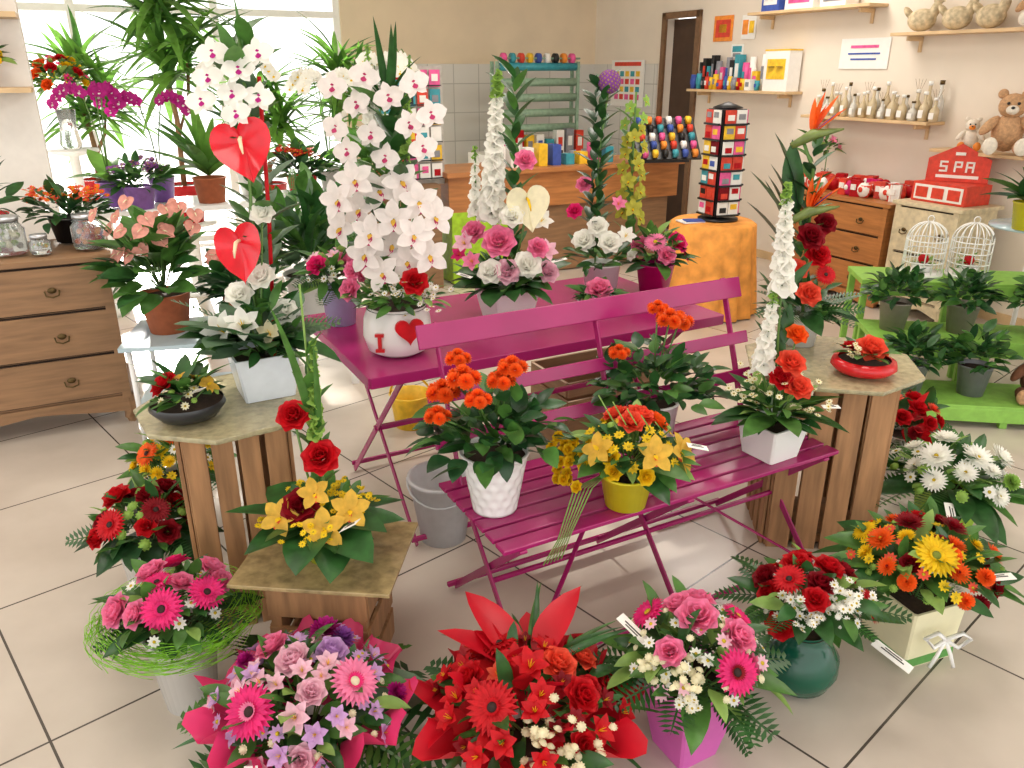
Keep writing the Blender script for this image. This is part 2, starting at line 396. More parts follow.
br=N2.new('ShaderNodeTexBrick'); br.offset=0; br.inputs['Color1'].default_value=lin('#dcdad4')+[1]; br.inputs['Color2'].default_value=lin('#d4d2cc')+[1]; br.inputs['Mortar'].default_value=lin('#b4b2ac')+[1]
br.inputs['Scale'].default_value=1; br.inputs['Brick Width'].default_value=.3; br.inputs['Row Height'].default_value=.3; br.inputs['Mortar Size'].default_value=.005
t2=N2.new('ShaderNodeTexCoord'); sx=N2.new('ShaderNodeSeparateXYZ'); cx=N2.new('ShaderNodeCombineXYZ'); L2_.new(t2.outputs['Object'],sx.inputs[0]); L2_.new(sx.outputs[0],cx.inputs[0]); L2_.new(sx.outputs[2],cx.inputs[1]); L2_.new(cx.outputs[0],br.inputs['Vector'])
L2_.new(br.outputs['Color'],N2['Principled BSDF'].inputs['Base Color']); N2['Principled BSDF'].inputs['Roughness'].default_value=.25
splash=m
b=B(); b.box((-1.2,-.01,.85),(2.4,.02,1.7),splash); b.obj('trim_1',(Cn[0],Cn[1],0),A27)
b=B(); b.box((.62,-.01,.85),(1.24,.02,1.7),splash); q=W0-D*3.93; b.obj('trim_2',(q[0],q[1],0),AW)
b=B(); b.box((-3,11.5,-.06),(16,8,.1),M('pavement','#d5d3cf',.9)); b.obj('pavement_outside',(0,3.3,0))
# ================================================================== wall items
def WP(s,off=0,z=0): q=W0+D*s-np.array([-D[1],D[0]])*off; return (q[0],q[1],z)
def shelf(s0,s1,z,dep=.2):
    b=B(); L=s1-s0; b.box((L/2,-dep/2,0),(L,dep,.022),wood_s)
    for x in (.12,L-.12):
        b.box((x,-dep*.4,-.03),(.02,dep*.8,.03),wood_s); b.box((x,-.012,-.07),(.02,.02,.1),wood_s)
    b.obj('wall_shelf',WP(s0,0.002,z),AW,bevel=.002)
for s in ((-1.95,-.65,1.46),(-1.2,.08,2.09),(-.45,.72,1.29),(.3,1.7,1.88),(.78,1.9,1.12)): shelf(*s)
def lab(name,s,z,w,h,col,marks=(),off=.003):
    b=B(); b.box((0,-.004,0),(w,.006,h),col)
    for x,zz,ww,hh,mm in marks: b.box((x,-.009,zz),(ww,.003,hh),mm)
    b.obj(name,WP(s,off,z),AW)
bl=M('ink_blue','#3a55a8',.6); rd=M('sign_red','#d9402a',.5); og=M('sign_orange','#f09030',.5); tl=M('sign_teal','#3a9aa8',.5); yl=M('sign_yellow','#f0c22a',.5); pk=M('sign_pink','#e85a9a',.5); gn=M('sign_green','#5a9a4a',.5); gy=M('sign_grey','#8a8a90',.5)
lab('paper_notice',-.07,1.76,.46,.22,paperw,[(0,.05,.26,.02,pk),(0,0,.3,.012,bl),(0,-.04,.24,.012,bl)])
lab('wall_sign',-1.72,2.0,.26,.22,og,[(0,0,.2,.15,rd),(0,0,.1,.07,yl)])
lab('wall_sign',-1.38,2.0,.18,.2,paperw,[(-.04,0,.07,.12,og),(.04,0,.06,.1,yl)])
lab('wall_sign',-1.5,1.80,.16,.12,paperw,[(0,.02,.12,.05,tl),(0,-.03,.1,.03,gy)])
lab('wall_calendar',-3.2,1.5,.62,.48,paperw,[(-.2+.1*i,-.14+.08*j,.07,.055,(pk,tl,rd,yl)[(i*2+j)%4]) for i in range(5) for j in range(4)]+[(0,.2,.5,.04,rd)],.03)
lab('wall_plate',-1.45,2.38,.24,.1,rd,[(0,0,.1,.06,paperw)])
cols=[pk,tl,rd,yl,bl,paperw,black,og]
cols2=[pk,tl,rd,yl,bl,paperw,paperw,black,gy,gy,red]
b=B()
for row,yy in ((0,-.05),(1,-.14)):
    x=.02
    while x<.9:
        w=R.uniform(.05,.085); h=R.uniform(.16,.3) if row==0 else R.uniform(.08,.14); mm=R.choice(cols2)
        if R.random()<.5:
            b.lathe([(w*.4,0),(w*.45,h*.5),(w*.42,h),(w*.36,h),(w*.36,h*.2)],mm,(x,yy,0),12); b.tube([(x+w*.4,yy,h*.8),(x+w*.65,yy,h*.6),(x+w*.4,yy,h*.25)],.005,mm,5); b.box((x,yy-w*.45,h*.5),(w*.4,.004,h*.35),R.choice(cols2))
        else: b.box((x,yy,h/2),(w*.8,.07,h),mm); b.box((x,yy-.037,h*.55),(w*.5,.003,h*.4),R.choice(cols2))
        x+=w+.004
b.obj('mug_collection',WP(-1.93,0.01,1.472),AW)
def giftbox(s,z,w,h,c1,c2,off=.01):
    b=B(); b.box((0,-.09,h/2),(w,.14,h),c1); b.box((0,-.162,h*.55),(w*.75,.004,h*.5),c2); 
    for k in (-1,1): b.lathe([(w*.12,0),(w*.12,.004),(0.001,.005)],black,(k*w*.17,-.166,h*.6),12)
    b.box((0,-.09,h+.006),(w*1.03,.145,.012),c2); b.obj('gift_box',WP(s,off,z),AW)
giftbox(-.82,1.472,.28,.32,paperw,yl); giftbox(-.97,2.102,.2,.16,bl,paperw); giftbox(-.65,2.102,.3,.15,paperw,pk); giftbox(-.3,2.102,.25,.12,paperw,gy)
b=B()
for i in range(26):
    x=.03+i*.044; h=R.uniform(.15,.27); r=R.uniform(.024,.034); yy=(-.05,-.14)[i%2]
    if i%2: h*=.75
    bm=M('bottle_amber','#dfcca6',.15,.1,glass=.2) if i%3 else M('bottle_clear','#e9e6dc',.1,.1,glass=.2)
    b.lathe([(r,0),(r,h*.55),(r*.35,h*.75),(r*.35,h)],bm,(x,yy,0),12); b.lathe([(r*.5,h*1.0),(r*.5,h*1.12),(.001,h*1.12)],paperw if i%3 else brass,(x,yy,0),10); b.box((x,yy-r-.001,h*.28),(r*1.2,.002,h*.3),paperw)
    if i%5==0:
        for k in range(4): b.tube([(x,yy,h*.9),(x+.03*(k-1.5),yy,h*1.5)],.0015,tan,4)
b.obj('perfume_bottle_collection',WP(-.4,.01,1.302),AW)
henm=M('hen_cream','#cdbb98',.8,.35,30)
for s,sc_ in ((.47,1),(.74,.9),(.98,.9)):
    b=B(); b.ell((0,0,.08),(.1,.07,.075),henm); b.ell((.08,0,.14),(.035,.032,.07),henm,Rm=frame_z((.3,0,1))); b.ell((.095,0,.2),(.034,.026,.028),henm); b.ell((-.1,0,.13),(.05,.02,.05),henm,Rm=frame_z((-.6,0,.8))); b.ell((.13,0,.195),(.014,.007,.007),og,8,5); b.ell((.095,0,.232),(.022,.008,.014),red,8,5)
    b.obj('hen_figurine',WP(s,.11,1.888),AW+R.uniform(-.3,.3),remesh=.006)
def teddy(name,loc,rot,s,mat,snm):
    b=B(); E=b.ell
    E((0,0,.12*s),(.085*s,.075*s,.11*s),mat); E((0,-.01*s,.27*s),(.075*s,.07*s,.07*s),mat)
    for k in (-1,1):
        E((k*.06*s,0,.335*s),(.028*s,.014*s,.028*s),mat); E((k*.1*s,-.04*s,.16*s),(.03*s,.03*s,.075*s),mat,Rm=frame_z((k*.6,-.5,-.7)))
        E((k*.075*s,-.12*s,.045*s),(.04*s,.09*s,.038*s),mat); E((k*.08*s,-.2*s,.055*s),(.04*s,.022*s,.05*s),snm)
        E((k*.026*s,-.078*s,.285*s),(.009*s,.007*s,.009*s),black,8,6)
    E((0,-.075*s,.25*s),(.034*s,.03*s,.027*s),snm); E((0,-.104*s,.262*s),(.011*s,.008*s,.008*s),black,8,6)
    b.obj(name,loc,rot)
tb=M('teddy_tan','#c49a72',.95,.25,60,bump=.4); tw=M('teddy_white','#e9dfcf',.95,.1,60,bump=.4); tbr=M('teddy_brown','#6b442c',.95,.25,60,bump=.4)
teddy('teddy_bear',WP(1.26,.12,1.132),AW+.6,1.1,tb,tw); teddy('plush_toy',WP(1.0,.1,1.132),AW+.6,.6,tw,og)
teddy('teddy_bear',WP(1.28,.12,1.89),AW+.6,.8,tb,tw)
def chest(name,loc,rot,w,d,h,mat,rows,legh):
    b=B(); b.box((w/2,d/2,(h+legh)/2-.01),(w-.02,d-.02,h-legh-.02),mat); b.box((w/2,d/2-.005,h-.012),(w+.03,d+.03,.025),mat)
    b.box((w/2,d/2,legh+.01),(w+.005,d+.005,.04),mat)
    dh=(h-legh-.07)/rows
    for i in range(rows):
        zc=legh+.04+dh*(i+.5); b.box((w/2,.0,zc),(w-.09,.024,dh-.018),mat); b.box((w/2,.0045,zc),(w-.075,.012,dh-.006),M('drawer_gap','#2b1c10',.8))
        for x in (w*.22,w*.78):
            b.ell((x,-.018,zc),(.02,.006,.014),brass,10,6)
            b.tube([(x-.03,-.02,zc),(x-.026,-.028,zc-.022),(x,-.03,zc-.03),(x+.026,-.028,zc-.022),(x+.03,-.02,zc)],.004,brass,6)
    for x in (.03,w-.03):
        b.box((x,-.002,(h+legh)/2),(.04,.02,h-legh-.03),mat)
        for y in (.03,d-.03):
            s=1 if x<.1 else -1
            b.tube([(x,y,legh+.03),(x-s*.008,y,legh*.6),(x+s*.006,y,legh*.2),(x-s*.012,y,0)],[.038,.032,.022,.026],mat,8)
    n=24; V=[];F=[]
    for i in range(n+1):
        u=i/n; zz=legh-.01-.045*(abs(math.cos(pi*u*1.0))**3)-.02*max(0,1-abs(u-.5)*8); V+=[(w*u,0,legh+.03),(w*u,0,zz),(w*u,.015,zz)]
    for i in range(n): a=i*3; F+=[(a,a+1,a+4,a+3),(a+1,a+2,a+5,a+4)]
    b.add(V,F,mat,False)
    b.obj(name,loc,rot,bevel=.003)
q=np.array([-1.88,3.66])-U*1.15
chest('antique_chest_of_drawers',(q[0],q[1],0),A27,1.15,.5,.85,wood_old,3,.12)
q=WP(-.22,.5); chest('wooden_commode',(q[0],q[1],0),AW,1.0,.45,.76,wood_h,3,.06)
q=WP(.82,.5); chest('pale_side_cabinet',(q[0],q[1],0),AW,.5,.4,.80,M('pale_wood','#d8c9a6',.6),2,.1)
b=B()
for i in range(75):
    x=R.uniform(.03,.95); y=R.uniform(-.16,.17); k=R.random(); f=R.choice([rd,red,hot,rd,red,paperw])
    if k<.4:
        b.ell((x,y,.055),(.05,.035,.055),f,10,7); b.ell((x,y-.036,.06),(.02,.006,.02),paperw if f!=paperw else rd,8,5)
    elif k<.75: b.lathe([(.025,0),(.04,.03),(.045,.09),(.04,.09),(.035,.03)],f,(x,y,0),12); b.tube([(x+.04,y,.07),(x+.065,y,.05),(x+.038,y,.025)],.005,f,5)
    else: b.box((x,y,.06),(.07,.05,.12),f,R.uniform(-.5,.5)); b.box((x,y-.03,.07),(.04,.012,.04),paperw)
b.obj('red_gift_collection',WP(-.20,.26,.762),AW)
b=B(); b.box((.2,0,.065),(.4,.26,.13),rd); b.box((.2,-.132,.065),(.36,.006,.1),paperw)
for x in (.08,.2,.32): b.box((x,-.137,.065),(.09,.004,.07),rd)
b.obj('display_box',WP(.86,.28,.802),AW,bevel=.003)
b=B(); V=[(-.19,0,0),(.19,0,0),(.19,0,.15),(0,0,.25),(-.19,0,.15)]; V=V+[(x,.02,z) for x,_,z in V]
b.add(V,[(0,1,2,3,4),(9,8,7,6,5)]+[(i,i+5,(i+1)%5+5,(i+1)%5) for i in range(5)],rd,False)
def bx2(x,z,w,h): b.box((x,-.003,z),(w,.004,h),paperw)
bx2(-.09,.13,.05,.012);bx2(-.09,.10,.05,.012);bx2(-.09,.07,.05,.012);bx2(-.109,.115,.012,.03);bx2(-.071,.085,.012,.03)
bx2(-.02,.10,.012,.07);bx2(0,.13,.045,.012);bx2(0,.10,.045,.012);bx2(.018,.115,.012,.03)
bx2(.05,.10,.012,.07);bx2(.09,.10,.012,.07);bx2(.07,.13,.045,.012);bx2(.07,.10,.045,.012); bx2(0,.035,.26,.02); bx2(0,.185,.06,.02)
b.obj('house_sign',WP(1.06,.25,.934),AW+.5)
# ================================================================== COUNTER AREA
b=B(); wl=2.3
b.box((wl/2,.3,.88),(wl,.6,.04),wood_h); b.box((wl/2,.32,.72),(wl-.06,.54,.28),wood_h); b.box((.3,.3,.3),(.5,.5,.58),M('lime_panel','#a4d02c',.5)); b.box((1.4,.34,.3),(1.6,.5,.58),wood_old)
b.obj('sales_counter',(-.5,6.3,0),A27,bevel=.004)
gg=M('sage_green_metal','#8fae94',.5)
b=B()
for x in (0,.95): b.box((x,0,.45),(.03,.03,.9),gg); b.box((x,.12,.45),(.03,.03,.9),gg)
rolls=[rd,gg,paperw,gg,gg,tl]
for i in range(6):
    z=.1+i*.15; b.tube([(-.02,0,z),(.97,0,z)],.012,gg,8); b.tube([(.03,0,z),(.92,0,z)],.04,rolls[i] if i%2 else gg,12)
for j in range(9): b.tube([(.05+j*.1,0,.93),(.09+j*.1,0,.93)],.05,cols[j%8],12)
b.tube([(-.02,0,.93),(.97,0,.93)],.01,gg,8)
for j in range(8):
    h=R.uniform(.1,.26); b.box((.06+j*.12,-.12,h/2),(.09,.08,h),R.choice(cols2)); b.box((.06+j*.12,-.162,h*.5),(.05,.003,h*.4),R.choice(cols2))
b.obj('ribbon_rack',(-.15,8.6,.821),A27)
b=B(); b.box((.6,.2,.41),(1.3,.6,.82),paperw); b.obj('back_cabinet',(-.2,8.45,0),A27)
b=B()
for i in range(6):
    for j in range(5):
        x=.06+.1*j; z=.09+i*.135; b.box((x,-.02,z),(.085,.006,.12),R.choice([pk,paperw,paperw,rd,tl,paperw,yl])); b.box((x,-.025,z+R.uniform(-.02,.02)),(.05,.004,.05),R.choice(cols2)); b.box((x,-.03,z-.05),(.09,.02,.008),black)
b.box((.26,.01,.42),(.54,.01,.86),M('rack_grey','#b9b4ab',.5)); b.obj('greeting_card_rack',(-1.0,6.18,.82),A27)
b=B(); b.box((.26,.15,.41),(.5,.36,.82),wood_old); b.obj('side_cabinet',(-1.02,6.08,0),A27)
b=B(); Q=frame_x((1,0,0),.9)
b.box((.25,0,.2),(.56,.4,.02),black,Rm=Q); b.box((.25,.1,.15),(.5,.1,.3),black)
for i in range(6):
    for j in range(5):
        p=np.array((.03+.088*i,0,.2))+Q[:,1]*(-.16+.08*j)+Q[:,2]*.03
        q=B(); q.lathe([(.034,-.018),(.034,.018),(.001,.018)],cols[(i*3+j)%8],(0,0,0),12); b.t([(q.v[0],q.f,cols[(i*3+j)%8])],p,frame_z((1,0,0)),1)
b.obj('ribbon_spool_display',(1.05,6.95,.901),.2)
b=B()
for k in range(9):
    x=.1+.13*k; h=R.uniform(.08,.2); b.box((x,0,h/2),(.08,.1,h),R.choice(cols2)); b.lathe([(.03,0),(.035,.1),(.03,.1)],R.choice(cols2),(x,.14,0),10)
b.obj('counter_clutter',(-.2,6.62,.901),A27)
clm=M('orange_cloth','#f0a048',.8,.25,12)
prof=[(.001,.66),(.27,.66),(.30,.64),(.31,.45),(.33,.22),(.345,.01)]
b=B(); b.lathe(prof,clm,(0,0,0),96,mod=lambda a,i,z:1+(.05*math.sin(14*a)+.02*math.sin(31*a))*max(0,(i-2)/3)); b.obj('round_table_with_cloth',(1.42,5.65,0))
b=B(); b.lathe([(.14,0),(.14,.015),(.02,.02),(.015,.74),(.001,.75)],black,(0,0,0),16)
for k in range(4):
    a=k*pi/2+.35; d=dirv(a,0); pp=dirv(a+pi/2,0)
    for i in range(7):
        for sgn in (-1,1):
            z=.09+.1*i; c=d*.105+pp*sgn*.042; b.box((c[0],c[1],z),(.012,.078,.09),R.choice([pk,rd,paperw,tl,paperw,rd,pk,yl,dred]),rot=a)
            c=d*.113+pp*sgn*.042; b.box((c[0],c[1],z+R.uniform(-.015,.02)),(.004,.05,.035),R.choice(cols2),rot=a)
        c=d*.115; b.box((c[0],c[1],.09+.1*i-.045),(.02,.17,.012),black,rot=a)
b.box((0,0,.39),(.18,.18,.7),black,.35); b.lathe([(.1,.745),(.1,.75),(.02,.78),(.001,.785)],black,(0,0,0),16); b.obj('card_spinner',(1.45,5.65,.662))
b=B(); b.box((0,0,.004),(.16,.13,.008),paperw,.3); b.box((.02,-.01,.012),(.13,.10,.006),bl,.1); b.obj('leaflet_stack',(1.24,5.56,.662))
# ================================================================== BENCH & TABLE
b=B()
for i in range(7): b.box((.64,.03+i*.064,.447),(1.28,.052,.014),mag)
for x in (.06,.64,1.22):
    b.bar((x,0,.435),(x,.44,.435),.025,.01,mag)
    b.bar((x+.012,.02,.435),(x+.012,.50,.01),.008,.024,mag); b.bar((x,.40,.44),(x,.0,.01),.008,.024,mag); b.bar((x,.40,.44),(x,.575,.93),.008,.026,mag)
b.box((.64,.49,.03),(1.2,.016,.016),mag); b.box((.64,.01,.03),(1.2,.016,.016),mag)
b.bar((.06,.2,.22),(1.22,.2,.22),.014,.014,mag)
b.bar((.07,-.0,.04),(.62,.38,.42),.016,.006,mag); b.bar((1.2,-.0,.04),(.65,.38,.42),.016,.006,mag)
Q=frame_x((1,0,0),-.35)
for z,y,h in ((.895,.55,.075),(.72,.487,.045),(.59,.442,.045)): b.box((.64,y,z),(1.29,.012,h),mag,Rm=Q)
b.obj('folding_bench',(-.02,1.80,0),math.radians(28.4),bevel=.003)
b=B(); tw_,td=1.5,.8
b.box((tw_/2,td/2,.716),(tw_,td,.008),mag)
for y in (0,td): b.box((tw_/2,y,.70),(tw_,.012,.04),mag)
for x in (0,tw_): b.box((x,td/2,.70),(.012,td,.04),mag)
for x in (.14,1.36):
    b.bar((x,.05,.69),(x,.75,.01),.008,.026,mag); b.bar((x+.012,.75,.69),(x+.012,.05,.01),.008,.026,mag)
for y in (.05,.75): b.box((.75,y,.04),(1.24,.012,.02),mag)
b.box((.75,.4,.35),(1.24,.02,.02),mag)
b.obj('folding_table',(-.46,2.40,0),math.radians(28.4),bevel=.003)
topm=M('patterned_glass_top','#d8cfa8',.1,.25,40,glass=.5,bump=.25)
def octa(name,loc,r,h,rot,cw,cd,crot,off=(0,0)):
    b=B(); b.lathe([(r*.99,h-.016),(r,h-.008),(r,h),(.001,h)],topm,(0,0,0),8,False)
    ca,sa=math.cos(crot),math.sin(crot)
    Rm=np.array([[ca,-sa,0],[sa,ca,0],[0,0,1]]); H=h-.018
    def bx(c,d): b.box(Rm@np.array(c)+np.array([off[0],off[1],0]),d,wood_c,crot)
    for sx in (-1,1):
        for sy in (-1,1): bx((sx*(cw/2-.02),sy*(cd/2-.02),H/2),(.035,.035,H))
    n=4
    for k in range(n):
        x=-cw/2+cw*(k+.5)/n; bx((x,-cd/2-.006,H/2),(cw/n-.016,.012,H)); bx((x,cd/2+.006,H/2),(cw/n-.016,.012,H))
        y=-cd/2+cd*(k+.5)/n; bx((-cw/2-.006,y,H/2),(.012,cd/n-.022,H)); bx((cw/2+.006,y,H/2),(.012,cd/n-.022,H))
    for z in (.03,H-.02): bx((0,0,z),(cw-.03,cd-.03,.03))
    b.obj(name,loc,rot,bevel=.002)
octa('octagonal_display_stand',(-.86,2.22,0),.27,.71,0.2,.30,.26,.2)
octa('octagonal_display_stand',(1.14,2.68,0),.31,.68,0.2,.38,.32,-.3)
b=B(); H=.38
ct=M('brown_glass_top','#c0a878',.12,.35,30,glass=.3,bump=.2); b.box((0,0,H-.006),(.44,.36,.012),ct)
for sx in (-1,1):
    for sy in (-1,1): b.box((sx*.12,sy*.11,(H-.012)/2),(.03,.03,H-.012),wood_c)
for z in (.06,.17,.29):
    for sy in (-1,1): b.box((0,sy*.125,z),(.28,.012,.085),wood_c)
    for sx in (-1,1): b.box((sx*.137,0,z),(.012,.24,.085),wood_c)
b.obj('crate_side_table',(-.52,1.92,0),-.1,bevel=.002)
bk=M('bucket_translucent','#e6e8ea',.25,.05,transl=.35)
b=B(); b.lathe([(.085,0),(.12,.25),(.127,.25),(.127,.262),(.115,.262),(.08,.01)],bk,(0,0,0),32)
b.tube([(.127*math.cos(a),-.11*math.sin(a),.25-.07*math.sin(a)) for a in np.linspace(0,pi,12)],.004,bk,6)
b.obj('plastic_bucket',(-.26,2.60,0))
b=B(); b.lathe([(.08,0),(.1,.16),(.106,.17),(.095,.17),(.075,.01)],yl,(0,0,0),24); b.tube([(.1*math.cos(a),0,.16+.1*math.sin(a)) for a in np.linspace(0,pi,12)],.006,yl,6); b.obj('yellow_bucket',(-.5,3.62,0))
b=B()
for k in range(4):
    b.box((.25,0,.04+.09*k),(.5,.015,.07),wood_old); b.box((.25,.33,.04+.09*k),(.5,.015,.07),wood_old); b.box((0,.165,.04+.09*k),(.015,.32,.07),wood_old); b.box((.5,.165,.04+.09*k),(.015,.32,.07),wood_old)
b.box((.25,.165,.02),(.48,.3,.015),wood_old); b.obj('wooden_crate',(.25,3.3,0),math.radians(28),bevel=.002)
# ================================================================== FRONT BOUQUETS
# 1
b=B(); rpot(b,.068,.095,.24,cer); c=(0,0,.29)
dome(b,c,.15,.12,[(rose(pink),.036,7),(daisy(white),.018,10),(gerbera(hot),.042,1)],
 [(gerbera(hot),.056,.02,-.10),(gerbera(hot),.05,.10,-.03),(rose(pink),.045,-.12,-.06),(rose(pink),.042,-.06,.03),(rose(pink),.042,.07,.09),(rose(hot),.04,-.03,.10)],60)
for k in range(520):
    a=R.uniform(0,6.28); r=R.uniform(.13,.215); z=.28+R.gauss(0,.013); da=R.uniform(.4,1.0); ph=R.uniform(0,6)
    b.tube([((r+.015*math.sin(ph+4*u))*math.cos(a+da*u),(r+.015*math.sin(ph+4*u))*math.sin(a+da*u),z+.012*math.sin(ph+5*u)) for u in np.linspace(0,1,6)],.001,lmesh,3)
skirt(b,(0,0,.28),10,[F3,NL1],.14,.2,.05,.3,.04); b.obj('pink_rose_bouquet',(-.90,1.76,0))
# 2
b=B(); rpot(b,.06,.08,.12,cer); wrap(b,(0,0,0),.07,.25,.1,.24,ppaper,11,.1); c=(0,0,.19)
dome(b,c,.21,.15,[(lily(pale),.032,26),(lily(lilac),.03,18),(rose(pale),.032,5),(pom(magenta),.032,3),(button(cream),.011,16),(daisy(lilac),.02,16)],
 [(gerbera(hot,dkc,pink),.064,-.085,-.12),(gerbera(pink,cream,hot),.060,.125,-.04),(pom(magenta),.048,.03,.11),(rose(pale),.044,-.02,.0),(rose(pink),.045,-.09,.07),(lily(pale),.042,.02,-.14),(rose(lilac),.04,.06,.04),(pom(purple),.036,.07,.10)],100)
skirt(b,(0,0,.17),18,[F1,F2,BL2,EU],.22,.3,-.1,.25,.06); skirt(b,(0,0,.16),12,[BL1,PB],.26,.36,-.2,.1,.06); tag(b,(-.07,-.24,.2),-1.5,-.7,.03,.09); b.obj('pink_gerbera_bouquet',(-.50,1.52,0))
# 3
b=B(); rpot(b,.06,.08,.12,cer); wrap(b,(0,0,0),.07,.26,.08,.23,rpaper,9,.12); c=(0,0,.19)
dome(b,c,.215,.135,[(lily(red),.038,30),(rose(red),.034,8),(lily(dred),.032,14),(lily(coral),.028,6)],
 [(gerbera(red),.063,-.08,-.10),(gerbera(red),.055,-.07,.10),(rose(coral),.046,.07,.02),(rose(red),.044,.12,-.06),(rose(red),.042,-.14,0),(rose(red),.042,.05,.12),(lily(red),.05,.0,-.01),(rose(coral),.04,.13,.08)],90,[L1,NL2,leafT(red,.3),leafT(rpaper,.3)])
clus(b,(.03,-.16,.28),button(cream),.012,22,.03); clus(b,(.10,-.17,.24),button(cream),.012,16,.03); clus(b,(.02,-.21,.21),button(cream),.012,12,.025)
skirt(b,(0,0,.18),14,[F1,BL2,BL1],.24,.31,-.1,.3,.06); skirt(b,(0,.05,.24),12,[BL2,BL1,leafT(rpaper,.2)],.18,.24,.3,.9,.05,.1,3.0); b.obj('red_gerbera_bouquet',(.04,1.51,0))
# 4
b=B(); spot(b,.12,.20,.24,M('lilac_paper','#e06cc0',.45,.1,8,transl=.2),.5); c=(0,0,.27)
dome(b,c,.165,.14,[(rose(pink),.038,6),(daisy(white),.016,30),(daisy(pale),.02,12),(button(cream),.011,24)],
 [(gerbera(hot,dkc,dred),.055,.065,-.12),(gerbera(hot,yc),.05,-.10,.06),(gerbera(hot,yc),.045,.11,.05),(rose(pink),.05,0,.0),(rose(pink),.045,.09,-.04),(rose(pink),.045,.02,.09),(rose(pink),.04,-.03,.06)],70)
clus(b,(-.10,-.08,.34),button(cream),.012,18,.03); clus(b,(-.04,-.12,.34),button(cream),.012,14,.028); clus(b,(-.05,-.16,.30),daisy(white),.012,14,.02)
skirt(b,(0,0,.26),15,[F3,NL2,F3],.18,.23,-.1,.25,.05); skirt(b,(0,0,.25),3,[F1],.13,.16,-.6,-.3,.08,-.9,.6); tag(b,(-.15,.02,.36),2.4,.4,.03,.09); b.obj('pink_and_white_bouquet',(.45,1.59,0))
# 5
b=B(); gv=M('green_glaze','#12543f',.12,.1,4); belly(b,[(.05,0),(.085,.022),(.105,.07),(.103,.115),(.075,.16),(.055,.185),(.06,.2)],gv); c=(0,0,.27)
dome(b,c,.15,.11,[(rose(red),.036,6),(rose(dred),.036,4),(daisy(white),.014,30),(button(white),.008,30)],
 [(gerbera(red),.045,-.07,-.02),(gerbera(red),.048,.14,-.04),(rose(red),.042,-.03,.05),(rose(red),.042,.05,.03),(rose(dred),.042,.1,.05),(rose(red),.04,0,.1)],50)
clus(b,(.04,-.08,.35),daisy(white),.013,34,.035); clus(b,(-.02,-.11,.31),daisy(white),.01,24,.03)
skirt(b,(0,0,.28),15,[F3,F3,NL1],.15,.21,.0,.3,.05); tag(b,(.19,-.12,.20),-.8,-.3,.035,.11); b.obj('red_rose_bouquet_in_green_vase',(.82,1.82,0))
# 6
b=B(); bg=M('cream_gift_bag','#e8e2bc',.5,.1,8); spot(b,.18,.2,.20,bg,.35); b.box((0,0,.02),(.185,.185,.03),MC['sign_green'],.35); c=(0,0,.27)
dome(b,c,.2,.13,[(mum(orange,dred),.034,7),(pom(dred),.03,7),(mum(yellow),.028,6),(pom(orange),.03,5),(rose(dred),.032,4),(button(lime),.012,10),(daisy(yellow),.018,16),(daisy(coral),.018,12)],
 [(gerbera(yellow,olive),.064,-.03,-.10),(mum(dred,yc),.045,-.04,.04),(mum(orange),.042,-.13,.0),(mum(dred,yc),.045,.08,.03),(gerbera(yellow),.04,-.14,.08),(rose(red),.04,.02,.12)],100)
skirt(b,(0,0,.28),18,[L1,L2,F3,NL1,NL2],.19,.26,-.05,.3,.06,-.5,3.7); skirt(b,(0,0,.28),7,[NL2,F3],.13,.18,.1,.3,.06,3.7,5.8); tag(b,(.13,-.15,.35),0,.1,.03,.08)
wt=M('white_ribbon','#f5f5f2',.4,.03)
fy=-.128
for sgn in (-1,1):
    b.tube([(.04,fy,.12),(.04+sgn*.035,fy-.015,.155),(.04+sgn*.065,fy-.01,.13),(.04+sgn*.035,fy-.01,.10),(.04,fy,.12)],.007,wt,5); b.tube([(.04,fy,.12),(.04+sgn*.02,fy-.01,.07),(.04+sgn*.035,fy-.01,.03)],.006,wt,5)
b.obj('yellow_and_orange_bouquet',(1.21,1.99,0))
# 7,8
b=B(); spot(b,.13,.17,.22,M('lime_pot','#9cc43c',.4)); c=(0,0,.25)
dome(b,c,.2,.14,[(mum(white),.042,12),(button(lime),.022,12),(daisy(white),.025,12)],[(mum(white),.06,-.1,-.05),(mum(white),.055,.02,-.08),(mum(white),.055,.13,-.03),(mum(white),.05,-.02,.05),(pom(lime),.035,.12,-.13)],70)
skirt(b,(0,0,.23),20,[L1,L2,F2],.2,.27,-.2,.2,.05); tag(b,(-.1,-.2,.24),-1.8,-.4,.03,.08); b.obj('white_chrysanthemum_bouquet',(1.60,2.57,0))
b=B(); rpot(b,.06,.08,.22,cer); dome(b,(0,0,.26),.14,.12,[(rose(red),.035,8),(pom(dred),.03,6),(mum(coral),.035,4)],[],50,[leafT(red,.3),L1]); skirt(b,(0,0,.22),16,[F1,L1],.15,.22,-.2,.3,.04); b.obj('red_floor_bouquet',(1.64,3.05,0))
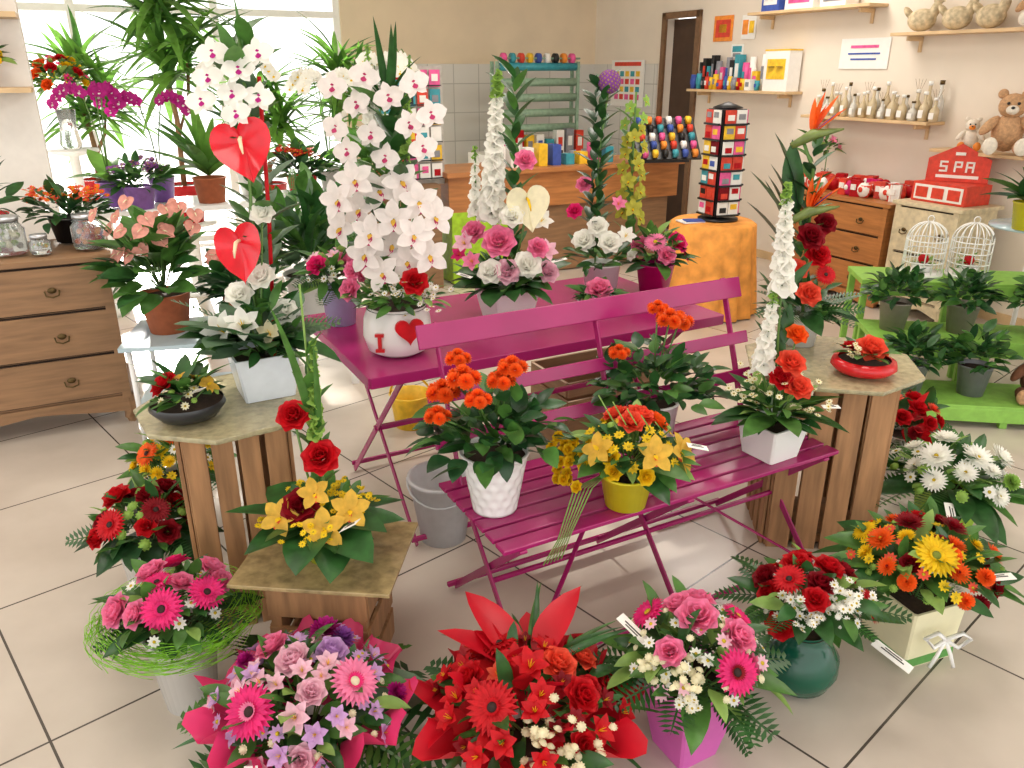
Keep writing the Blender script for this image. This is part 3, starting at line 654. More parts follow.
# 9,10
b=B(); rpot(b,.07,.09,.25,cer); dome(b,(0,0,.31),.15,.12,[(rose(dred),.036,7),(button(lime),.018,14),(rose(red),.034,5)],
 [(gerbera(red),.05,-.04,-.11),(rose(red),.045,-.07,0),(rose(dred),.045,.05,.06),(gerbera(dred),.045,.07,-.06)],60); skirt(b,(0,0,.30),18,[F3,L1,L4],.14,.2,-.1,.2,.05); b.obj('dark_red_rose_bouquet',(-1.15,2.16,0))
b=B(); rpot(b,.07,.09,.24,cer); dome(b,(0,0,.28),.14,.12,[(daisy(yellow),.02,30),(mum(yellow),.03,6),(button(lime),.014,8),(daisy(white),.02,8)],
 [(gerbera(orange),.05,-.06,-.08),(gerbera(yellow),.045,.05,.03),(gerbera(orange),.04,0,-.02)],60); skirt(b,(0,0,.26),16,[F1,L2],.14,.2,-.2,.3,.05); b.obj('yellow_daisy_bouquet',(-1.24,2.64,0))
# ================================================================== BENCH PLANTS
Zb=.4555
def orangeplant(name,loc,potf,h0,r,pts,nl=190):
    b=B(); potf(b); bush(b,(0,0,h0),nl,r,r*.85,.075,[WL1,leafT(g4,.3,-.3,.25,.8),WL1,WL2],.8)
    for x,y,z,s in pts:
        b.tube([(0,0,h0),(x*.6,y*.6,z*.6+h0*.4),(x,y,z)],.003,gs,5)
        for k in range(5):
            a=k*1.26; b.head(pom(orange),(x+s*.6*math.cos(a),y+s*.6*math.sin(a),z),(math.cos(a)*.6,math.sin(a)*.6-.2,1),s*.6)
        b.head(pom(orange),(x,y,z+s*.35),(0,-.2,1),s*.6)
    b.obj(name,loc)
def dimmod(a,i,z):
    if i<1 or i>24: return 1
    row=(i-1)//4; f=math.sin(pi*((i-1)%4)/4); return 1-.075*f*(.5+.5*math.cos(14*a+(pi if row%2 else 0)))
orangeplant('orange_flowering_plant',(-.05,2.04,Zb),lambda b:rpot(b,.065,.097,.18,cer,mod=dimmod,seg=112,n=24),.21,.19,
 [(-.08,-.07,.43,.045),(-.14,-.02,.37,.045),(.02,-.06,.42,.038),(.05,-.04,.45,.04),(-.04,-.12,.39,.035),(-.1,.03,.45,.035),(-.15,-.09,.33,.035)])
orangeplant('orange_flowering_plant',(.48,2.51,Zb),lambda b:rpot(b,.075,.09,.14,cer),.16,.22,[(-.13,-.05,.33,.035),(.03,-.04,.44,.045),(.07,0,.42,.045),(.0,.02,.46,.035)])
yp=M('yellow_glaze','#e9dc2a',.25,.05)
b=B(); rpot(b,.06,.078,.10,yp); dome(b,(0,0,.15),.14,.12,[(rose(yellow),.026,5),(daisy(yellow),.018,28),(rose(coral),.03,3),(button(lime),.012,10)],
 [(orchid(gold,coral),.062,.13,-.04),(orchid(gold,coral),.056,.05,-.11),(rose(coral),.045,.03,.03),(rose(orange),.042,.08,.05),(rose(coral),.04,-.03,.06),(orchid(gold,coral),.05,-.09,-.08),(rose(coral),.038,.0,-.02)],50)
skirt(b,(0,0,.14),15,[NL1,NL2,L1,WL2],.14,.21,.0,.5,.03)
for k in range(20): b.head(rose(yellow),(-.17+R.gauss(0,.035),-.02+R.gauss(0,.03),.15+R.gauss(0,.035)),(-.5,-.5,.5),.018)
for k in range(6): b.tube([(-.05,-.02,.12),(-.11-.01*k,-.09,.10),(-.17-.008*k,-.16-.008*k,.0),(-.2-.01*k,-.2-.006*k,-.06)],.002,g3,4)
for k in range(6): b.tube([(0,0,.12),(.03*k-.04,-.04,.26),(.04*k-.1,-.06,.37-.02*k)],.002,g3,4)
tag(b,(.19,-.03,.2),0,-.2,.03,.06); b.obj('yellow_orchid_arrangement',(.335,2.06,Zb))
b=B(); spot(b,.13,.165,.12,cer,.55)
skirt(b,(0,0,.14),16,[WL1,NL2,NL1],.15,.21,.0,.5,.03); bush(b,(0,0,.13),70,.12,.12,.07,[L2,L3,L1])
spike(b,(-.03,0,.56),(-.05,.0,.88),.042,white,46,lime,(0,0,.1)); spike(b,(-.06,-.01,.30),(-.05,0,.56),.040,white,36,lime,(0,0,.1))
for T,s,x,y,z in ((rose(coral),.045,.02,-.04,.34),(rose(coral),.045,.04,-.07,.27),(rose(red),.04,-.01,-.05,.29),(rose(orange),.035,.04,.0,.42)):
    b.tube([(0,0,.1),(x,y,z)],.003,gs,4); b.head(T,(x,y,z),(.1,-.6,.8),s)
sprig(b,(0,0,.15),.13,.12,daisy(cream),.012,80,8)
for k in range(9): b.leaf(NL1,(R.uniform(-.03,.03),.02,.3+.04*k),(R.uniform(-.6,.6),.2,1),.13)
tag(b,(.16,-.05,.19),0,0,.028,.055); b.obj('snapdragon_arrangement',(.86,2.39,Zb))
# ================================================================== LEFT STANDS
b=B(); bk2=M('black_bowl_glaze','#26282a',.3,.1); belly(b,[(.04,0),(.08,.015),(.105,.045),(.10,.06)],bk2)
dome(b,(0,0,.06),.08,.06,[(daisy(cream),.014,14),(button(lime),.01,10),(orchid(gold,coral),.03,2)],[(rose(red),.042,-.05,-.01),(orchid(gold,coral),.035,.06,.0)],24,[L1,L2,NL2],.07)
skirt(b,(0,0,.07),12,[NL1,NL2,L1],.08,.13,.1,.9,.02); skirt(b,(0,0,.08),5,[BL1],.12,.17,.5,1.2,.02); tag(b,(.07,-.08,.12),-.8,.5,.03,.055); b.obj('rose_bowl_arrangement',(-.93,2.10,.711))
lb=M('pale_blue_ceramic','#e6eef5',.2,.04)
b=B(); spot(b,.15,.19,.14,lb,.5)
skirt(b,(0,0,.16),22,[F3,F2,NL1,L1,EU],.16,.26,.0,.7,.03); bush(b,(0,0,.14),110,.15,.18,.08,[L1,L2,NL2,EU])
for s,x,y,z,n in ((.082,.04,-.06,.74,(.1,-1,.25)),(.082,.0,-.06,.46,(-.35,-1,.2))):
    b.tube([(0,0,.12),(x*.5,0,z*.6),(x,y+.02,z)],.004,gs,5); b.head(anth(anred,cream),(x,y,z),n,s*1.15,roll=0.25)
for T,s,x,y,z in ((rose(white),.035,.06,-.03,.56),(rose(white),.042,.04,-.04,.38),(lily(white),.065,-.07,-.09,.22),(lily(white),.06,-.01,-.1,.24),(rose(white),.04,-.03,-.05,.33),(lily(cream),.045,.06,-.08,.21),(rose(white),.04,.09,-.02,.27)):
    b.tube([(0,0,.12),(x,y,z)],.003,gs,4); b.head(T,(x,y,z),(R.uniform(-.3,.3),-.7,.7),s)
for x,y,z in ((.02,-.04,.88),(-.04,-.04,.92),(.05,-.06,.94),(.09,-.04,.87),(.03,-.06,.83),(-.02,-.04,.98),(.10,-.04,.98),(-.07,-.03,.86)): b.head(phal(white,magenta),(x,y,z),(R.uniform(-.3,.3),-1,.2),.044,roll=R.uniform(-.3,.3))
b.tube([(0,.01,.12),(.01,.01,.5),(.04,.01,.8),(.04,.01,1.05)],.005,gs,5); b.tube([(.04,.0,.12),(.07,0,.55),(.085,0,.92)],.006,red,6)
for k in range(60): z=.22+.0135*k; b.leaf([NL1,L1,NL2,L2,EU][k%5],(.03+R.uniform(-.03,.03),.03,z),(math.cos(k*2.4)*.9,math.sin(k*2.4)*.9,.9),R.uniform(.08,.14))
skirt(b,(.03,0,.9),8,[NL2,BL1,L2],.12,.2,.6,1.4,.02); b.obj('anthurium_arrangement',(-.77,2.31,.711))
# 17
b=B(); yg=M('lime_glass_bowl','#cdd64a',.15,.1,glass=.3); rpot(b,.05,.07,.085,yg)
skirt(b,(0,0,.11),15,[NL1,NL2,WL1],.16,.23,.05,.45,.03); bush(b,(0,0,.09),60,.12,.1,.07,[L1,L2,NL2])
sprig(b,(0,0,.11),.15,.08,daisy(yellow),.01,130,12,.022)
for T,s,x,y,z in ((rose(red),.042,-.045,-.02,.44),(rose(red),.048,.02,-.04,.33),(rose(dred),.048,-.04,-.07,.20),):
    b.tube([(0,0,.08),(x*.7,0,z*.6),(x,y,z)],.0035,gs,5); b.head(T,(x,y,z),(.05,-.7,.75),s)
for x,y,z,s in ((.03,-.11,.15,.06),(-.09,-.08,.17,.055),(.09,-.06,.18,.055),(-.0,-.06,.23,.045)): b.head(orchid(gold,coral),(x,y,z),(x*3,-.8,.7),s,roll=R.uniform(-.4,.4))
b.tube([(0,0,.08),(.0,0,.4),(-.0,.0,.78)],.003,g3,5); spike(b,(0,0,.36),(.02,.0,.64),.026,lime,38,lime,(0,0,.1))
for k in range(14): b.leaf(NL2 if k%2 else L2,(.0,0,.2+.03*k),(math.cos(k*2.4)*.5,math.sin(k*2.4)*.5,1),.09)
b.leaf(leafT(g2,.025,-.3,.5,.7,8),(-.0,0,.35),(-.1,0,1),.42); b.leaf(leafT(g2,.025,-.25,.5,.7,8),(.0,0,.3),(.12,0,1),.36)
tag(b,(.1,-.12,.17),-.3,.6,.03,.06); b.obj('red_rose_orchid_arrangement',(-.52,1.90,.381))
# ================================================================== ON TABLE
Zt=.721
b=B(); belly(b,[(.07,0),(.105,.02),(.12,.07),(.115,.13),(.10,.165),(.105,.175)],cer)
hm=M('heart_red','#c8141e',.3)
def heart(b,c,s,mat,az):
    n=32; V=[]
    for k,dd in ((0,0),(1,.01)):
        for j in range(n):
            t=2*pi*j/n; V.append((s*16*math.sin(t)**3/16,-dd,s*(13*math.cos(t)-5*math.cos(2*t)-2*math.cos(3*t)-math.cos(4*t))/16))
    F=[tuple(range(n)),tuple(reversed(range(n,2*n)))]+[(j,(j+1)%n,(j+1)%n+n,j+n) for j in range(n)]
    V=np.array(V); ca,sa=math.cos(az),math.sin(az); V=V@np.array([[ca,-sa,0],[sa,ca,0],[0,0,1]]).T+np.array(c); b.add(V,F,mat,False)
heart(b,(.055,-.112,.115),.05,hm,.42); b.box((-.045,-.116,.07),(.012,.012,.055),hm); b.box((-.045,-.118,.097),(.03,.012,.01),hm); b.box((-.045,-.118,.043),(.03,.012,.01),hm)
bush(b,(0,0,.18),120,.15,.1,.065,[L2,L3,L1,NL2]); sprig(b,(0,0,.18),.14,.1,daisy(white),.012,80,9)
b.head(rose(red),(.08,-.1,.28),(.2,-.8,.6),.045); b.head(rose(pink),(-.15,-.05,.24),(-.5,-.7,.5),.04); b.head(rose(pink),(-.14,-.02,.3),(-.5,-.7,.5),.035)
for k,(x,z) in enumerate(((-.10,.50),(-.035,.56),(-.155,.54),(.02,.48),(0,.38),(-.085,.36),(.085,.43),(.10,.53),(-.165,.44),(-.06,.43),(.13,.36),(.15,.48),(-.03,.30),(.05,.33),(.04,.59),(-.10,.60))):
    b.tube([(0,0,.15),(x*.3,.02,z*.7),(x,-.01,z)],.003,gs,4); b.head(orchid(owhite,lipp,gold),(x,-.05+R.uniform(-.05,.04),z),(x*3+R.uniform(-.3,.3),-1,.25+R.uniform(-.2,.3)),.066,roll=R.uniform(-.5,.5))
for x,z in ((-.15,.76),(-.08,.83),(.02,.85),(-.04,.74),(.08,.77),(-.12,.69),(.12,.70),(0,.67),(-.15,.88),(.10,.89),(-.05,.91),(.15,.80)): b.head(phal(owhite,lipp),(x,-.06,z),(x*1.5+R.uniform(-.3,.3),-1,.2),.05,roll=R.uniform(-.4,.4))
spike(b,(-.06,.03,.72),(-.05,.03,1.0),.026,white,34,lime,(0,0,.15)); spike(b,(.05,.03,.66),(.08,.03,.97),.022,lime,28,lime,(0,0,.15))
for k in range(44): b.leaf([L1,L2,NL2,NL1][k%4],(R.uniform(-.04,.04),.04,.25+.0135*k),(math.cos(k*2.4)*.9,math.sin(k*2.4)*.9,.8),R.uniform(.12,.18))
for k in range(9): b.leaf(BL2,(-.0,.03,.8),(R.uniform(-.3,.3),R.uniform(-.2,.2),1),R.uniform(.15,.28))
b.obj('white_orchid_arrangement',(-.40,2.66,Zt))
b=B(); spot(b,.15,.2,.12,cer,.5); bush(b,(0,0,.13),90,.17,.1,.08,[NL1,L1,WL2]); skirt(b,(0,0,.13),16,[NL1,L1,WL1],.16,.23,.0,.5,.04)
spike(b,(-.06,0,.40),(-.03,0,.92),.054,white,74,lime,(0,0,.12)); spike(b,(-.12,.03,.4),(-.12,.03,.66),.032,white,24,lime,(0,0,.12))
b.tube([(0,0,.1),(.05,-.02,.3),(.08,-.04,.45)],.005,gs,5); b.head(anth(cream,yellow),(.08,-.05,.45),(.2,-1,.25),.095,roll=.1)
for T,s,x,y,z in ((rose(pink),.062,-.03,-.1,.33),(rose(pink),.04,.07,-.05,.62),(rose(white),.055,.08,-.1,.24),(rose(white),.05,-.06,-.13,.22),(lily(pale),.05,-.16,-.03,.3),(rose(pale),.05,.0,-.13,.22),(lily(pink),.045,-.13,-.08,.24),(lily(pale),.05,.15,-.03,.27),(rose(pink),.04,.12,-.08,.30),(lily(hot),.04,-.18,0,.25),(rose(white),.045,.02,-.08,.42),(lily(white),.05,.13,.0,.38),(rose(pink),.045,-.13,-.02,.35),(rose(pale),.045,.16,-.05,.2)):
    b.head(T,(x,y,z),(x*2,-.8,.6),s)
for k in range(34): b.leaf([L1,NL2,NL1][k%3],(.03,.04,.2+.021*k),(math.cos(k*2.4)*.7,math.sin(k*2.4)*.7,.9),R.uniform(.09,.14))
tag(b,(-.16,-.12,.2),2.8,.2,.028,.06); tag(b,(.2,-.08,.25),.2,.2,.028,.06); b.obj('snapdragon_and_rose_arrangement',(-.02,3.08,Zt))
b=B(); rpot(b,.07,.085,.12,cer); bush(b,(0,0,.12),70,.16,.1,.08,[NL1,L1,L2])
for T,s,x,y,z in ((rose(white),.05,-.09,-.06,.24),(rose(white),.05,.02,-.1,.24),(lily(white),.05,.09,-.05,.25),(rose(white),.045,-.03,-.06,.3),(rose(pink),.035,-.09,0,.47),(lily(pink),.04,.06,0,.38),(rose(hot),.035,-.13,-.02,.36)): b.head(T,(x,y,z),(x*2,-.8,.6),s)
for k in range(64): z=.25+.0098*k; b.leaf([L4,NL1][k%2],(-.05+.03*(k%2),.01,z),(math.cos(k*2.4)*.9,math.sin(k*2.4)*.9,.9),.10)
b.tube([(-.03,0,.1),(-.03,.01,.6),(.0,0,.86)],.004,gs,5); b.ell((.0,0,.88),(.04,.04,.04),purple,12,8)
for k in range(120): z=1-2*(k+.5)/120; d=np.array([math.sqrt(1-z*z)*math.cos(k*2.4),math.sqrt(1-z*z)*math.sin(k*2.4),z]); b.head(daisy(purple),np.array((.0,0,.88))+d*.045,d,.012)
b.obj('allium_arrangement',(.40,3.50,Zt))
mp_=M('magenta_glaze','#b8126a',.25,.08)
b=B(); rpot(b,.065,.085,.12,mp_); dome(b,(0,0,.15),.13,.1,[(gerbera(hot,yc),.04,6),(rose(pink),.04,5),(rose(white),.03,4)],[(gerbera(pink,yc),.05,-.02,-.08),(rose(hot),.05,.08,-.04)],50); skirt(b,(0,0,.13),12,[NL1,L2],.13,.17,-.1,.4,.04)
b.tube([(-.08,.05,.1),(-.12,.05,.5),(-.12,.05,.84)],.005,gs,5)
yo=PT('green_gold','#b4b040')
for k in range(22): z=.32+.023*k; a=k*2.4; b.head(orchid(lime if k>16 else yo,dred),(-.12+.04*math.cos(a),.03+.035*math.sin(a),z),(math.cos(a),-.8,.3),.045-.0008*k,roll=0)
for k in range(18): b.leaf([NL2,BL1,L2][k%3],(-.12,.05,.2+.03*k),(math.cos(k*2.4)*.7,math.sin(k*2.4)*.7,.9),.11)
b.obj('pink_gerbera_pot_with_yellow_orchid',(.64,3.50,Zt))
b=B(); belly(b,[(.05,0),(.08,.012),(.09,.03),(.085,.035)],M('glass_dish','#cfd8d4',.1,.05)); dome(b,(0,0,.03),.08,.04,[(button(cream),.012,8),(daisy(white),.014,8)],[],24,[NL1,L1],.07); b.head(rose(pink),(0,-.02,.09),(0,-.5,.8),.055); skirt(b,(0,0,.04),10,[NL1,NL2],.09,.13,0.1,.5,.03); b.obj('pink_rose_dish',(.36,3.22,Zt))
b=B(); rpot(b,.055,.07,.14,M('lavender_glaze','#b9b8e0',.25,.06)); dome(b,(0,0,.18),.12,.1,[(rose(pink),.038,6),(lily(pale),.035,6),(button(lime),.012,8),(daisy(white),.015,14)],[(rose(hot),.04,-.06,-.07)],50); skirt(b,(0,0,.17),14,[L1,F3,L2],.12,.18,-.1,.5,.04); b.obj('pink_rose_arrangement',(-.67,3.0,Zt)) 
# ================================================================== RIGHT STAND
b=B(); rb=M('red_bowl_glaze','#c81a22',.25,.08); belly(b,[(.05,0),(.09,.012),(.108,.03),(.102,.05),(.085,.055)],rb); b.head(rose(coral),(.01,-.02,.10),(.0,-.5,.85),.052); b.head(rose(orange),(.05,.0,.085),(.3,-.2,.85),.03); skirt(b,(0,0,.06),14,[NL1,NL2,L2],.07,.11,.1,.7,.02); clus(b,(-.04,-.02,.09),daisy(cream),.01,24,.02); b.head(rose(red),(-.04,.03,.09),(0,0,1),.03); b.obj('rose_dish_arrangement',(1.20,2.55,.681))
b=B(); rpot(b,.055,.07,.12,cer); bush(b,(0,0,.12),60,.12,.12,.08,[L1,L4,NL2]); skirt(b,(0,0,.13),14,[NL1,F3,L1],.14,.2,0,.5,.03)
def strel(b,p,s,dirx=1):
    p=np.array(p,float)
    b.tube([p+np.array([-.45*dirx,0,-.25])*s,p,p+np.array([.7*dirx,0,.12])*s],[.012,.02,.003],M('strelitzia_beak','#6a7a3a',.4,.3),7)
    for k,(dx,dz,l) in enumerate(((.25,1,.95),(.6,.9,1.0),(-.05,1,.8),(.9,.7,.9),(.45,1,.7))):
        b.leaf(leafT(orange,.1,.05,.6,.8,5),p,(dx*dirx,R.uniform(-.15,.1),dz),s*l,.0)
    b.leaf(leafT(bl,.05,.05,.6,.8,5),p,(.7*dirx,0,.6),s*.7)
strel(b,(-.06,-.02,.76),.15); strel(b,(-.04,-.03,.50),.15)
for x0,z0 in ((-.07,.74),(-.05,.48)): b.tube([(0,0,.1),(x0*.5,0,z0-.1),(x0-.02,-.02,z0)],.006,gs,6)
for T,s,x,y,z in ((rose(dred),.05,-.03,-.06,.42),(rose(red),.045,.01,-.05,.35),(rose(coral),.045,-.02,-.09,.22),(gerbera(red),.04,.04,-.06,.28),(rose(dred),.04,.03,-.02,.46),(rose(coral),.04,-.06,-.05,.30)): b.head(T,(x,y,z),(.1,-.8,.6),s)
for k in range(7): b.leaf([leafT(g4,.14,-.15,.3),leafT(g1,.14,-.1,.3)][k%2],(-.06,.03,.32+.03*k),(R.uniform(-.8,-.1),.1,1),R.uniform(.2,.3))
for k in range(26): b.leaf([NL1,L2,L4][k%3],(-.03,.02,.2+.021*k),(math.cos(k*2.4)*.7,math.sin(k*2.4)*.7,.7),.1)
b.obj('bird_of_paradise_arrangement',(1.09,2.87,.681))
# ================================================================== LEFT BACKGROUND
bs=M('blue_glass_shelf','#bcd3dc',.1,.1,6)
b=B(); b.box((0,0,.49),(.75,.45,.02),bs)
for x in (-.34,.34):
    for y in (-.19,.19): b.tube([(x,y,0),(x,y,.48)],.012,whitep,8)
b.box((0,0,.2),(.7,.4,.012),bs); b.obj('glass_plant_stand',(-1.42,3.62,0),.2)
b=B(); rpot(b,.085,.115,.18,terra); bush(b,(0,0,.2),70,.22,.3,.15,[WL1,leafT(g2,.32,-.3,.2,.75),WL2],.5)
for k in range(26):
    a=k*2.4; r=.08+.15*R.random(); z=.34+.3*R.random(); p=(r*math.cos(a),r*math.sin(a)-.05,z); b.tube([(0,0,.18),(p[0]*.4,p[1]*.4,z*.7),p],.003,gs,4); b.head(anth(blush,cream),p,(math.cos(a)*.7,-.8,.6),.042,roll=R.uniform(-.9,.9))
for k in range(14): b.leaf(WL2,(0,0,.3),dirv(k*2.4,R.uniform(.5,1.3)),R.uniform(.2,.32))
b.obj('pink_anthurium_plant',(-1.62,3.60,.501))
b=B(); rpot(b,.07,.095,.14,terra); bush(b,(0,0,.15),130,.16,.2,.1,[L1,WL1,L4]); 
for k in range(5): b.head(anth(blush,cream),(R.uniform(-.1,.1),-.08,.3+.02*k),(0,-.8,.5),.035)
b.obj('potted_green_plant',(-1.27,3.66,.501))
b=B(); rpot(b,.12,.15,.24,cer); bush(b,(0,0,.24),200,.3,.5,.15,[L1,WL1,L2,EU,F2]); skirt(b,(0,0,.3),16,[BL1,BL2],.4,.6,.6,1.4,.02); b.obj('potted_palm_plant',(-1.12,4.35,.351))
b=B(); b.box((0,0,.335),(.5,.5,.03),whitep)
for x in (-.2,.2):
    for y in (-.2,.2): b.box((x,y,.16),(.04,.04,.32),whitep)
b.obj('low_plant_stool',(-1.12,4.35,0),.2)
b=B(); rpot(b,.07,.09,.11,black); bush(b,(0,0,.11),110,.18,.13,.08,[WL1,L4,L1]); 
for k in range(12): clus(b,(R.uniform(-.16,.16),R.uniform(-.12,.08),.2+R.uniform(0,.05)),daisy(coral if k%2 else orange),.016,10,.02)
b.obj('orange_kalanchoe_plant',(-2.17,3.92,.862))
def jar(name,loc,r,h,cands):
    b=B(); b.lathe([(r*.9,0),(r,.01),(r,h*.75),(r*.75,h*.9),(r*.75,h),(r*.7,h),(r*.7,h*.9),(r*.95,h*.73),(r*.95,.015)],glass,(0,0,0),20)
    for k in range(34):
        a=R.uniform(0,6.28); rr=R.uniform(0,r*.7); b.ell((rr*math.cos(a),rr*math.sin(a),.03+R.uniform(0,h*.55)),(r*.2,r*.2,r*.18),R.choice(cands),8,6)
    b.lathe([(r*.8,h+.002),(r*.8,h+.018),(.001,h+.018)],M('jar_lid','#c9ccd0',.3,.05,metal=.7),(0,0,0),20); b.obj(name,loc)
jar('candy_jar',(-2.0,3.75,.862),.07,.14,[orange,red,og]); jar('candy_jar',(-2.16,3.62,.862),.045,.07,[yl,paperw,lime]); jar('candy_jar',(-2.3,3.62,.862),.075,.15,[cream,lime,paperw]) 
b=B(); rpot(b,.06,.08,.14,rb); bush(b,(0,0,.14),40,.12,.2,.14,[L1,BL2]); b.obj('houseplant_in_red_pot',(-2.5,3.84,.862))
for z in (1.55,1.9):
    b=B(); b.box((-.35,-.12,0),(.7,.24,.025),wood_s); q=PL-Vv*.005; b.obj('wall_shelf',(q[0],q[1],z),A27)
for z,off in ((1.564,.20),(1.914,.22)):
    b=B(); rpot(b,.05,.07,.1,rb); dome(b,(0,0,.12),.1,.1,[(rose(orange),.035,9),(rose(yellow),.03,5)],[],40); q=PL-U*off-Vv*.17; b.obj('orange_rose_pot',(q[0],q[1],z))
T0=np.array([-1.72,5.40])
b=B(); b.box((0,0,.84),(2.2,.5,.03),whitep)
for x in (-1.05,0,1.05):
    for y in (-.2,.2): b.box((x,y,.41),(.04,.04,.82),whitep)
b.obj('plant_table',(T0[0],T0[1],0),A27)
def phalplant(name,loc,m,lip,potm,n=2,h=.75,fl=7,s=.045):
    b=B(); rpot(b,.06,.08,.15,potm); skirt(b,(0,0,.15),7,[leafT(g2,.2,-.5,.3,.8),leafT(gb,.2,-.4,.3,.8)],.2,.3,.3,1.1,.02)
    for k in range(n):
        a=R.uniform(0,6.28); dx,dy=math.cos(a)*.12,math.sin(a)*.08
        P=[(0,0,.15),(dx*.2,dy*.2,h*.6),(dx*.6,dy*.6,h*.93),(dx*1.3,dy*1.3,h),(dx*2,dy*2,h*.84)]; b.tube(P,.004,gs,5)
        for i in range(fl):
            u=i/(fl-1); q=np.array(P[2])*(1-u)+np.array(P[4])*u+np.array([0,-.02,.05*math.sin(pi*u)]); b.head(phal(m,lip),q,(R.uniform(-.5,.5),-1,.15),s,roll=R.uniform(-.4,.4))
    b.obj(name,loc)
ppot=M('purple_pot','#9a6cc0',.3)
def TP(x,y=0): q=T0+U*x+Vv*y; return (q[0],q[1],.856)
phalplant('purple_orchid_plant',TP(-.85,-.05),magenta,white,ppot,3,.72); phalplant('purple_orchid_plant',TP(-.55,.08),magenta,white,ppot,2,.66)
phalplant('white_orchid_plant',TP(.0,.1),white,yellow,cer,4,.9,8,.05); phalplant('white_orchid_plant',TP(.55,.1),white,yellow,cer,4,.8,8,.05); phalplant('white_orchid_plant',TP(.95,.08),white,yellow,cer,4,.92,8,.05)
b=B(); rpot(b,.08,.1,.13,rb); bush(b,(0,0,.13),120,.2,.17,.1,[WL1,L4]); 
for k in range(14): clus(b,(R.uniform(-.16,.16),R.uniform(-.14,.1),.27+R.uniform(-.02,.05)),daisy(red),.018,9,.02)
b.obj('red_kalanchoe_plant',TP(.3,-.12))
b=B(); rpot(b,.08,.1,.13,terra); bush(b,(0,0,.13),140,.2,.3,.12,[WL2,L2,leafT(gb,.25)]); b.obj('potted_green_plant',TP(.75,-.12))
b=B(); rpot(b,.07,.09,.13,ppot); bush(b,(0,0,.13),80,.15,.14,.09,[L1,L2]); 
for k in range(12): clus(b,(R.uniform(-.13,.13),R.uniform(-.12,.08),.24+R.uniform(-.02,.05)),daisy(purple),.018,9,.02)
b.obj('purple_campanula_plant',TP(-.7,-.17))
b=B(); rpot(b,.08,.1,.15,terra); skirt(b,(0,0,.16),26,[leafT(gb,.07,-.35,.5,.7,8),leafT(g2,.08,-.3,.5,.7,8)],.35,.5,.6,1.45,.01); b.obj('strap_leaf_plant',TP(-.28,-.1))
blad=[leafT(gb,.065,-.5,.5,.7,9),leafT(gb,.065,-.6,.5,.7,9),leafT(g2,.06,-.4,.5,.7,9)]
def drac(loc,hh,sp,sc1=1):
    b=B(); rpot(b,.11,.15,.28,rb); P=[(0,0,.25),(.02,0,.5*hh),(-.02,0,.8*hh),(0,0,hh)]; b.tube(P,[.022,.02,.018,.014],tan,8)
    b.tube([(.0,0,.4*hh),(.12,.02,.6*hh),(.15,.02,.76*hh)],[.016,.014,.012],tan,8)
    for c_,n in (((0,0,hh),50),((.15,.02,.8*hh),40),((-.02,0,.72*hh),30)):
        for k in range(n): b.leaf(R.choice(blad),c_+np.array([0,0,R.uniform(-.15,.1)]),dirv(k*2.4,R.uniform(-.2,1.4)),R.uniform(.4,.6)*sc1)
    b.obj('dracaena_plant',loc)
    b=B(); h=loc[2]-.001; b.lathe([(.2,0),(.18,.03),(.05,.06),(.05,h-.05),(.2,h-.02),(.2,h),(.001,h)],whitep,(0,0,0),24); b.obj('plant_pedestal',(loc[0],loc[1],0))
drac((-2.5,6.2,.55),1.5,1); drac((-3.5,6.9,.5),1.1,1,.9); drac((-1.5,7.3,.45),1.2,1,.8); drac((-2.2,7.4,.4),1.0,1,.9)
b=B(); b.lathe([(.05,0),(.07,.03),(.05,.15),(.06,.25),(.055,.25),(.04,.12)],glass,(0,0,0),20)
dome(b,(0,0,.38),.18,.2,[(rose(yellow),.04,7),(rose(orange),.04,6),(rose(red),.035,4),(daisy(hot),.03,8)],[],130); b.obj('mixed_flower_vase',(-2.95,5.55,1.15))
b=B(); b.lathe([(.17,0),(.15,.03),(.03,.06),(.03,1.1),(.16,1.13),(.16,1.149),(.001,1.149)],whitep,(0,0,0),24); b.obj('plant_pedestal',(-2.95,5.55,0))
# ================================================================== RIGHT PLANTS
gst=M('lime_shelf','#8cc152',.5,.12)
b=B()
for k,(y,z) in enumerate(((0,.12),(.34,.34),(.70,.56))):
    b.box((.0,y,z-.015),(1.15,.34,.03),gst)
    for x in (-.55,0,.55): b.box((x,y-.14,(z-.03)/2),(.035,.035,z-.03),gst); b.box((x,y+.14,(z-.03)/2),(.035,.035,z-.03),gst)
    b.box((0,y-.165,z-.05),(1.15,.015,.07),gst)
b.obj('tiered_plant_stand',(2.44,3.72,0),-.15,bevel=.003)
tp=M('taupe_pot','#958a82',.5,.1); gp=M('grey_pot','#808186',.4,.1)
def SP(x,k):
    y,z=((0,.12),(.34,.34),(.70,.56))[k]; c_,s_=math.cos(-.15),math.sin(-.15); return (2.44+x*c_-y*s_,3.72+x*s_+y*c_,z+.001)
for x,k,pm in ((-.42,0,gp),(-.12,0,gp),(.46,0,tp),(-.44,1,tp),(-.10,1,tp),(.3,1,gp)):
    b=B(); rpot(b,.06,.08,.15,pm); bush(b,(0,0,.17),140,.15,.15,.078,[WL1,L4,L1,WL2],.8); b.obj('potted_green_plant',SP(x,k))
wm=M('white_wire','#f4f4f0',.35,.03)
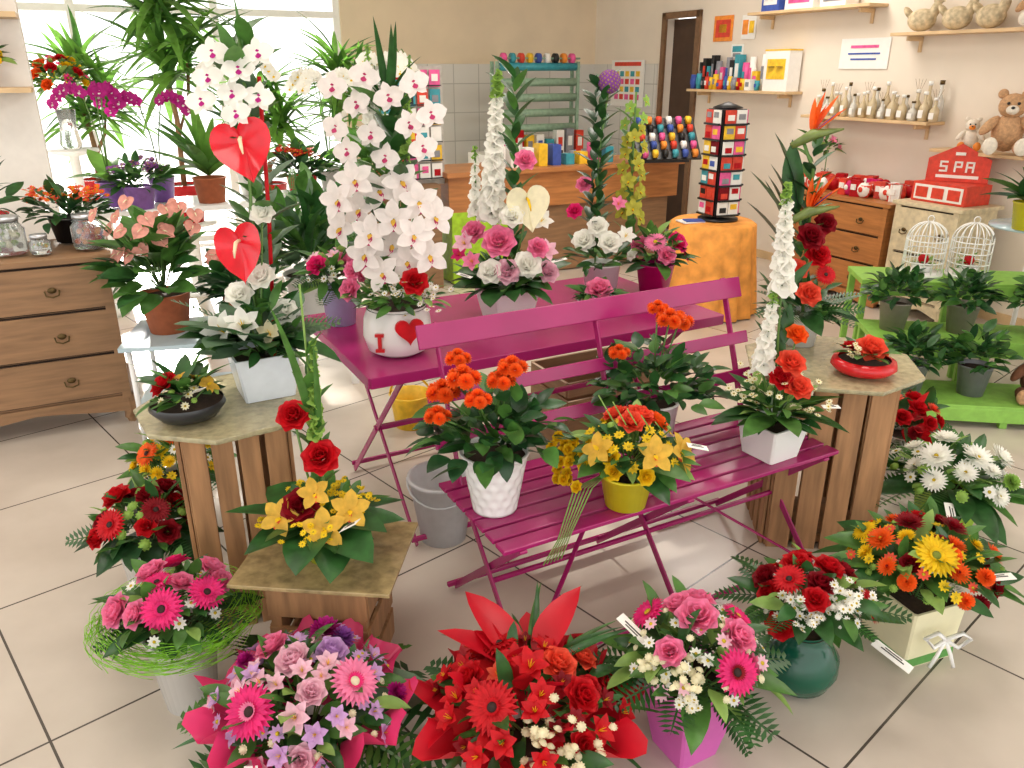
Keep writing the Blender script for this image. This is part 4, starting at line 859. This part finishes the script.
for x in (-.22,.02):
    b=B(); r=.105; h=.2; n=16
    b.lathe([(r+.006,0),(r+.006,.02),(.001,.021)],wm,(0,0,0),24)
    for k in range(n):
        a=2*pi*k/n; b.tube([(r*math.cos(a),r*math.sin(a),.02),(r*math.cos(a),r*math.sin(a),h)]+[(r*math.cos(t)*math.cos(a),r*math.cos(t)*math.sin(a),h+.1*math.sin(t)) for t in np.linspace(.2,1.5,6)],.0036,wm,4)
    for z in (.08,.14,h): b.tube([(r*math.cos(t),r*math.sin(t),z) for t in np.linspace(0,2*pi,25)],.0036,wm,4)
    b.tube([(.018*math.cos(t),0,h+.115+.018*math.sin(t)) for t in np.linspace(0,2*pi,13)],.003,wm,4); b.lathe([(.05,.022),(.06,.06),(.055,.06)],cer,(0,0,0),14); b.ell((0,0,.09),(.03,.03,.03),red,8,6); bush(b,(0,0,.06),20,.05,.06,.04,[L2,L3])
    b.obj('white_bird_cage',SP(x,2))
b=B(); b.lathe([(.25,.77),(.25,.785),(.001,.785)],bs,(0,0,0),32); b.tube([(0,0,0),(0,0,.77)],.015,whitep,8)
for k in range(3): a=k*2.094; b.tube([(0,0,.1),(.2*math.cos(a),.2*math.sin(a),0)],.01,whitep,6)
b.obj('round_glass_table',(3.12,4.75,0))
b=B(); rpot(b,.075,.095,.15,yp); skirt(b,(0,0,.15),26,[L1,BL2,L2],.2,.3,.3,1.4,.01); b.obj('houseplant_in_yellow_pot',(2.98,4.62,.786))
teddy('teddy_bear',(SP(.17,0)[0],SP(.17,0)[1],.121),-.4,.8,tbr,tb)
b=B(); b.lathe([(.04,0),(.05,.05),(.02,.1),(.03,.14)],glass,(0,0,0),16); dome(b,(0,0,.28),.09,.1,[(lily(pink),.04,7)],[],20); b.tube([(0,0,.02),(0,0,.3)],.004,gs,4); b.obj('pink_flower_vase',WP(-.12,.2,.762))
# ================================================================== LIGHTS
w=bpy.data.worlds.new('World'); sc.world=w; w.use_nodes=True; bgn=w.node_tree.nodes['Background']; bgn.inputs[0].default_value=(1,.985,.965,1); bgn.inputs[1].default_value=2.15
sd=bpy.data.lights.new('sun','SUN'); sd.energy=10; sd.angle=.03; sd.color=(1,.95,.87); so=bpy.data.objects.new('sun',sd); sc.collection.objects.link(so); so.rotation_euler=Vector((.38,-.8,-.36)).to_track_quat('-Z','Y').to_euler()
for i,(x,y,e) in enumerate(((-.6,1.2,16),(1.2,2.6,22),(0.2,4.6,30),(1.6,6.4,34),(-1.8,3.2,18))):
    a=bpy.data.lights.new('ceiling_fill_light','AREA'); a.shape='RECTANGLE'; a.size=1.2; a.size_y=.6; a.energy=e; a.color=(1,.93,.85); o=bpy.data.objects.new('ceiling_fill_light',a); sc.collection.objects.link(o); o.location=(x,y,2.87)  # unseen area lamps added under the ceiling as soft fill, no real fixtures
cd=bpy.data.cameras.new('camera'); cd.sensor_width=36; cd.lens=27.98; cd.clip_start=.02; co=bpy.data.objects.new('camera',cd); sc.collection.objects.link(co); co.location=(0,0,1.65); co.rotation_euler=(math.radians(90-21.6),0,0); sc.camera=co
print('verts',sum(len(o.data.vertices) for o in sc.objects if o.type=='MESH'))
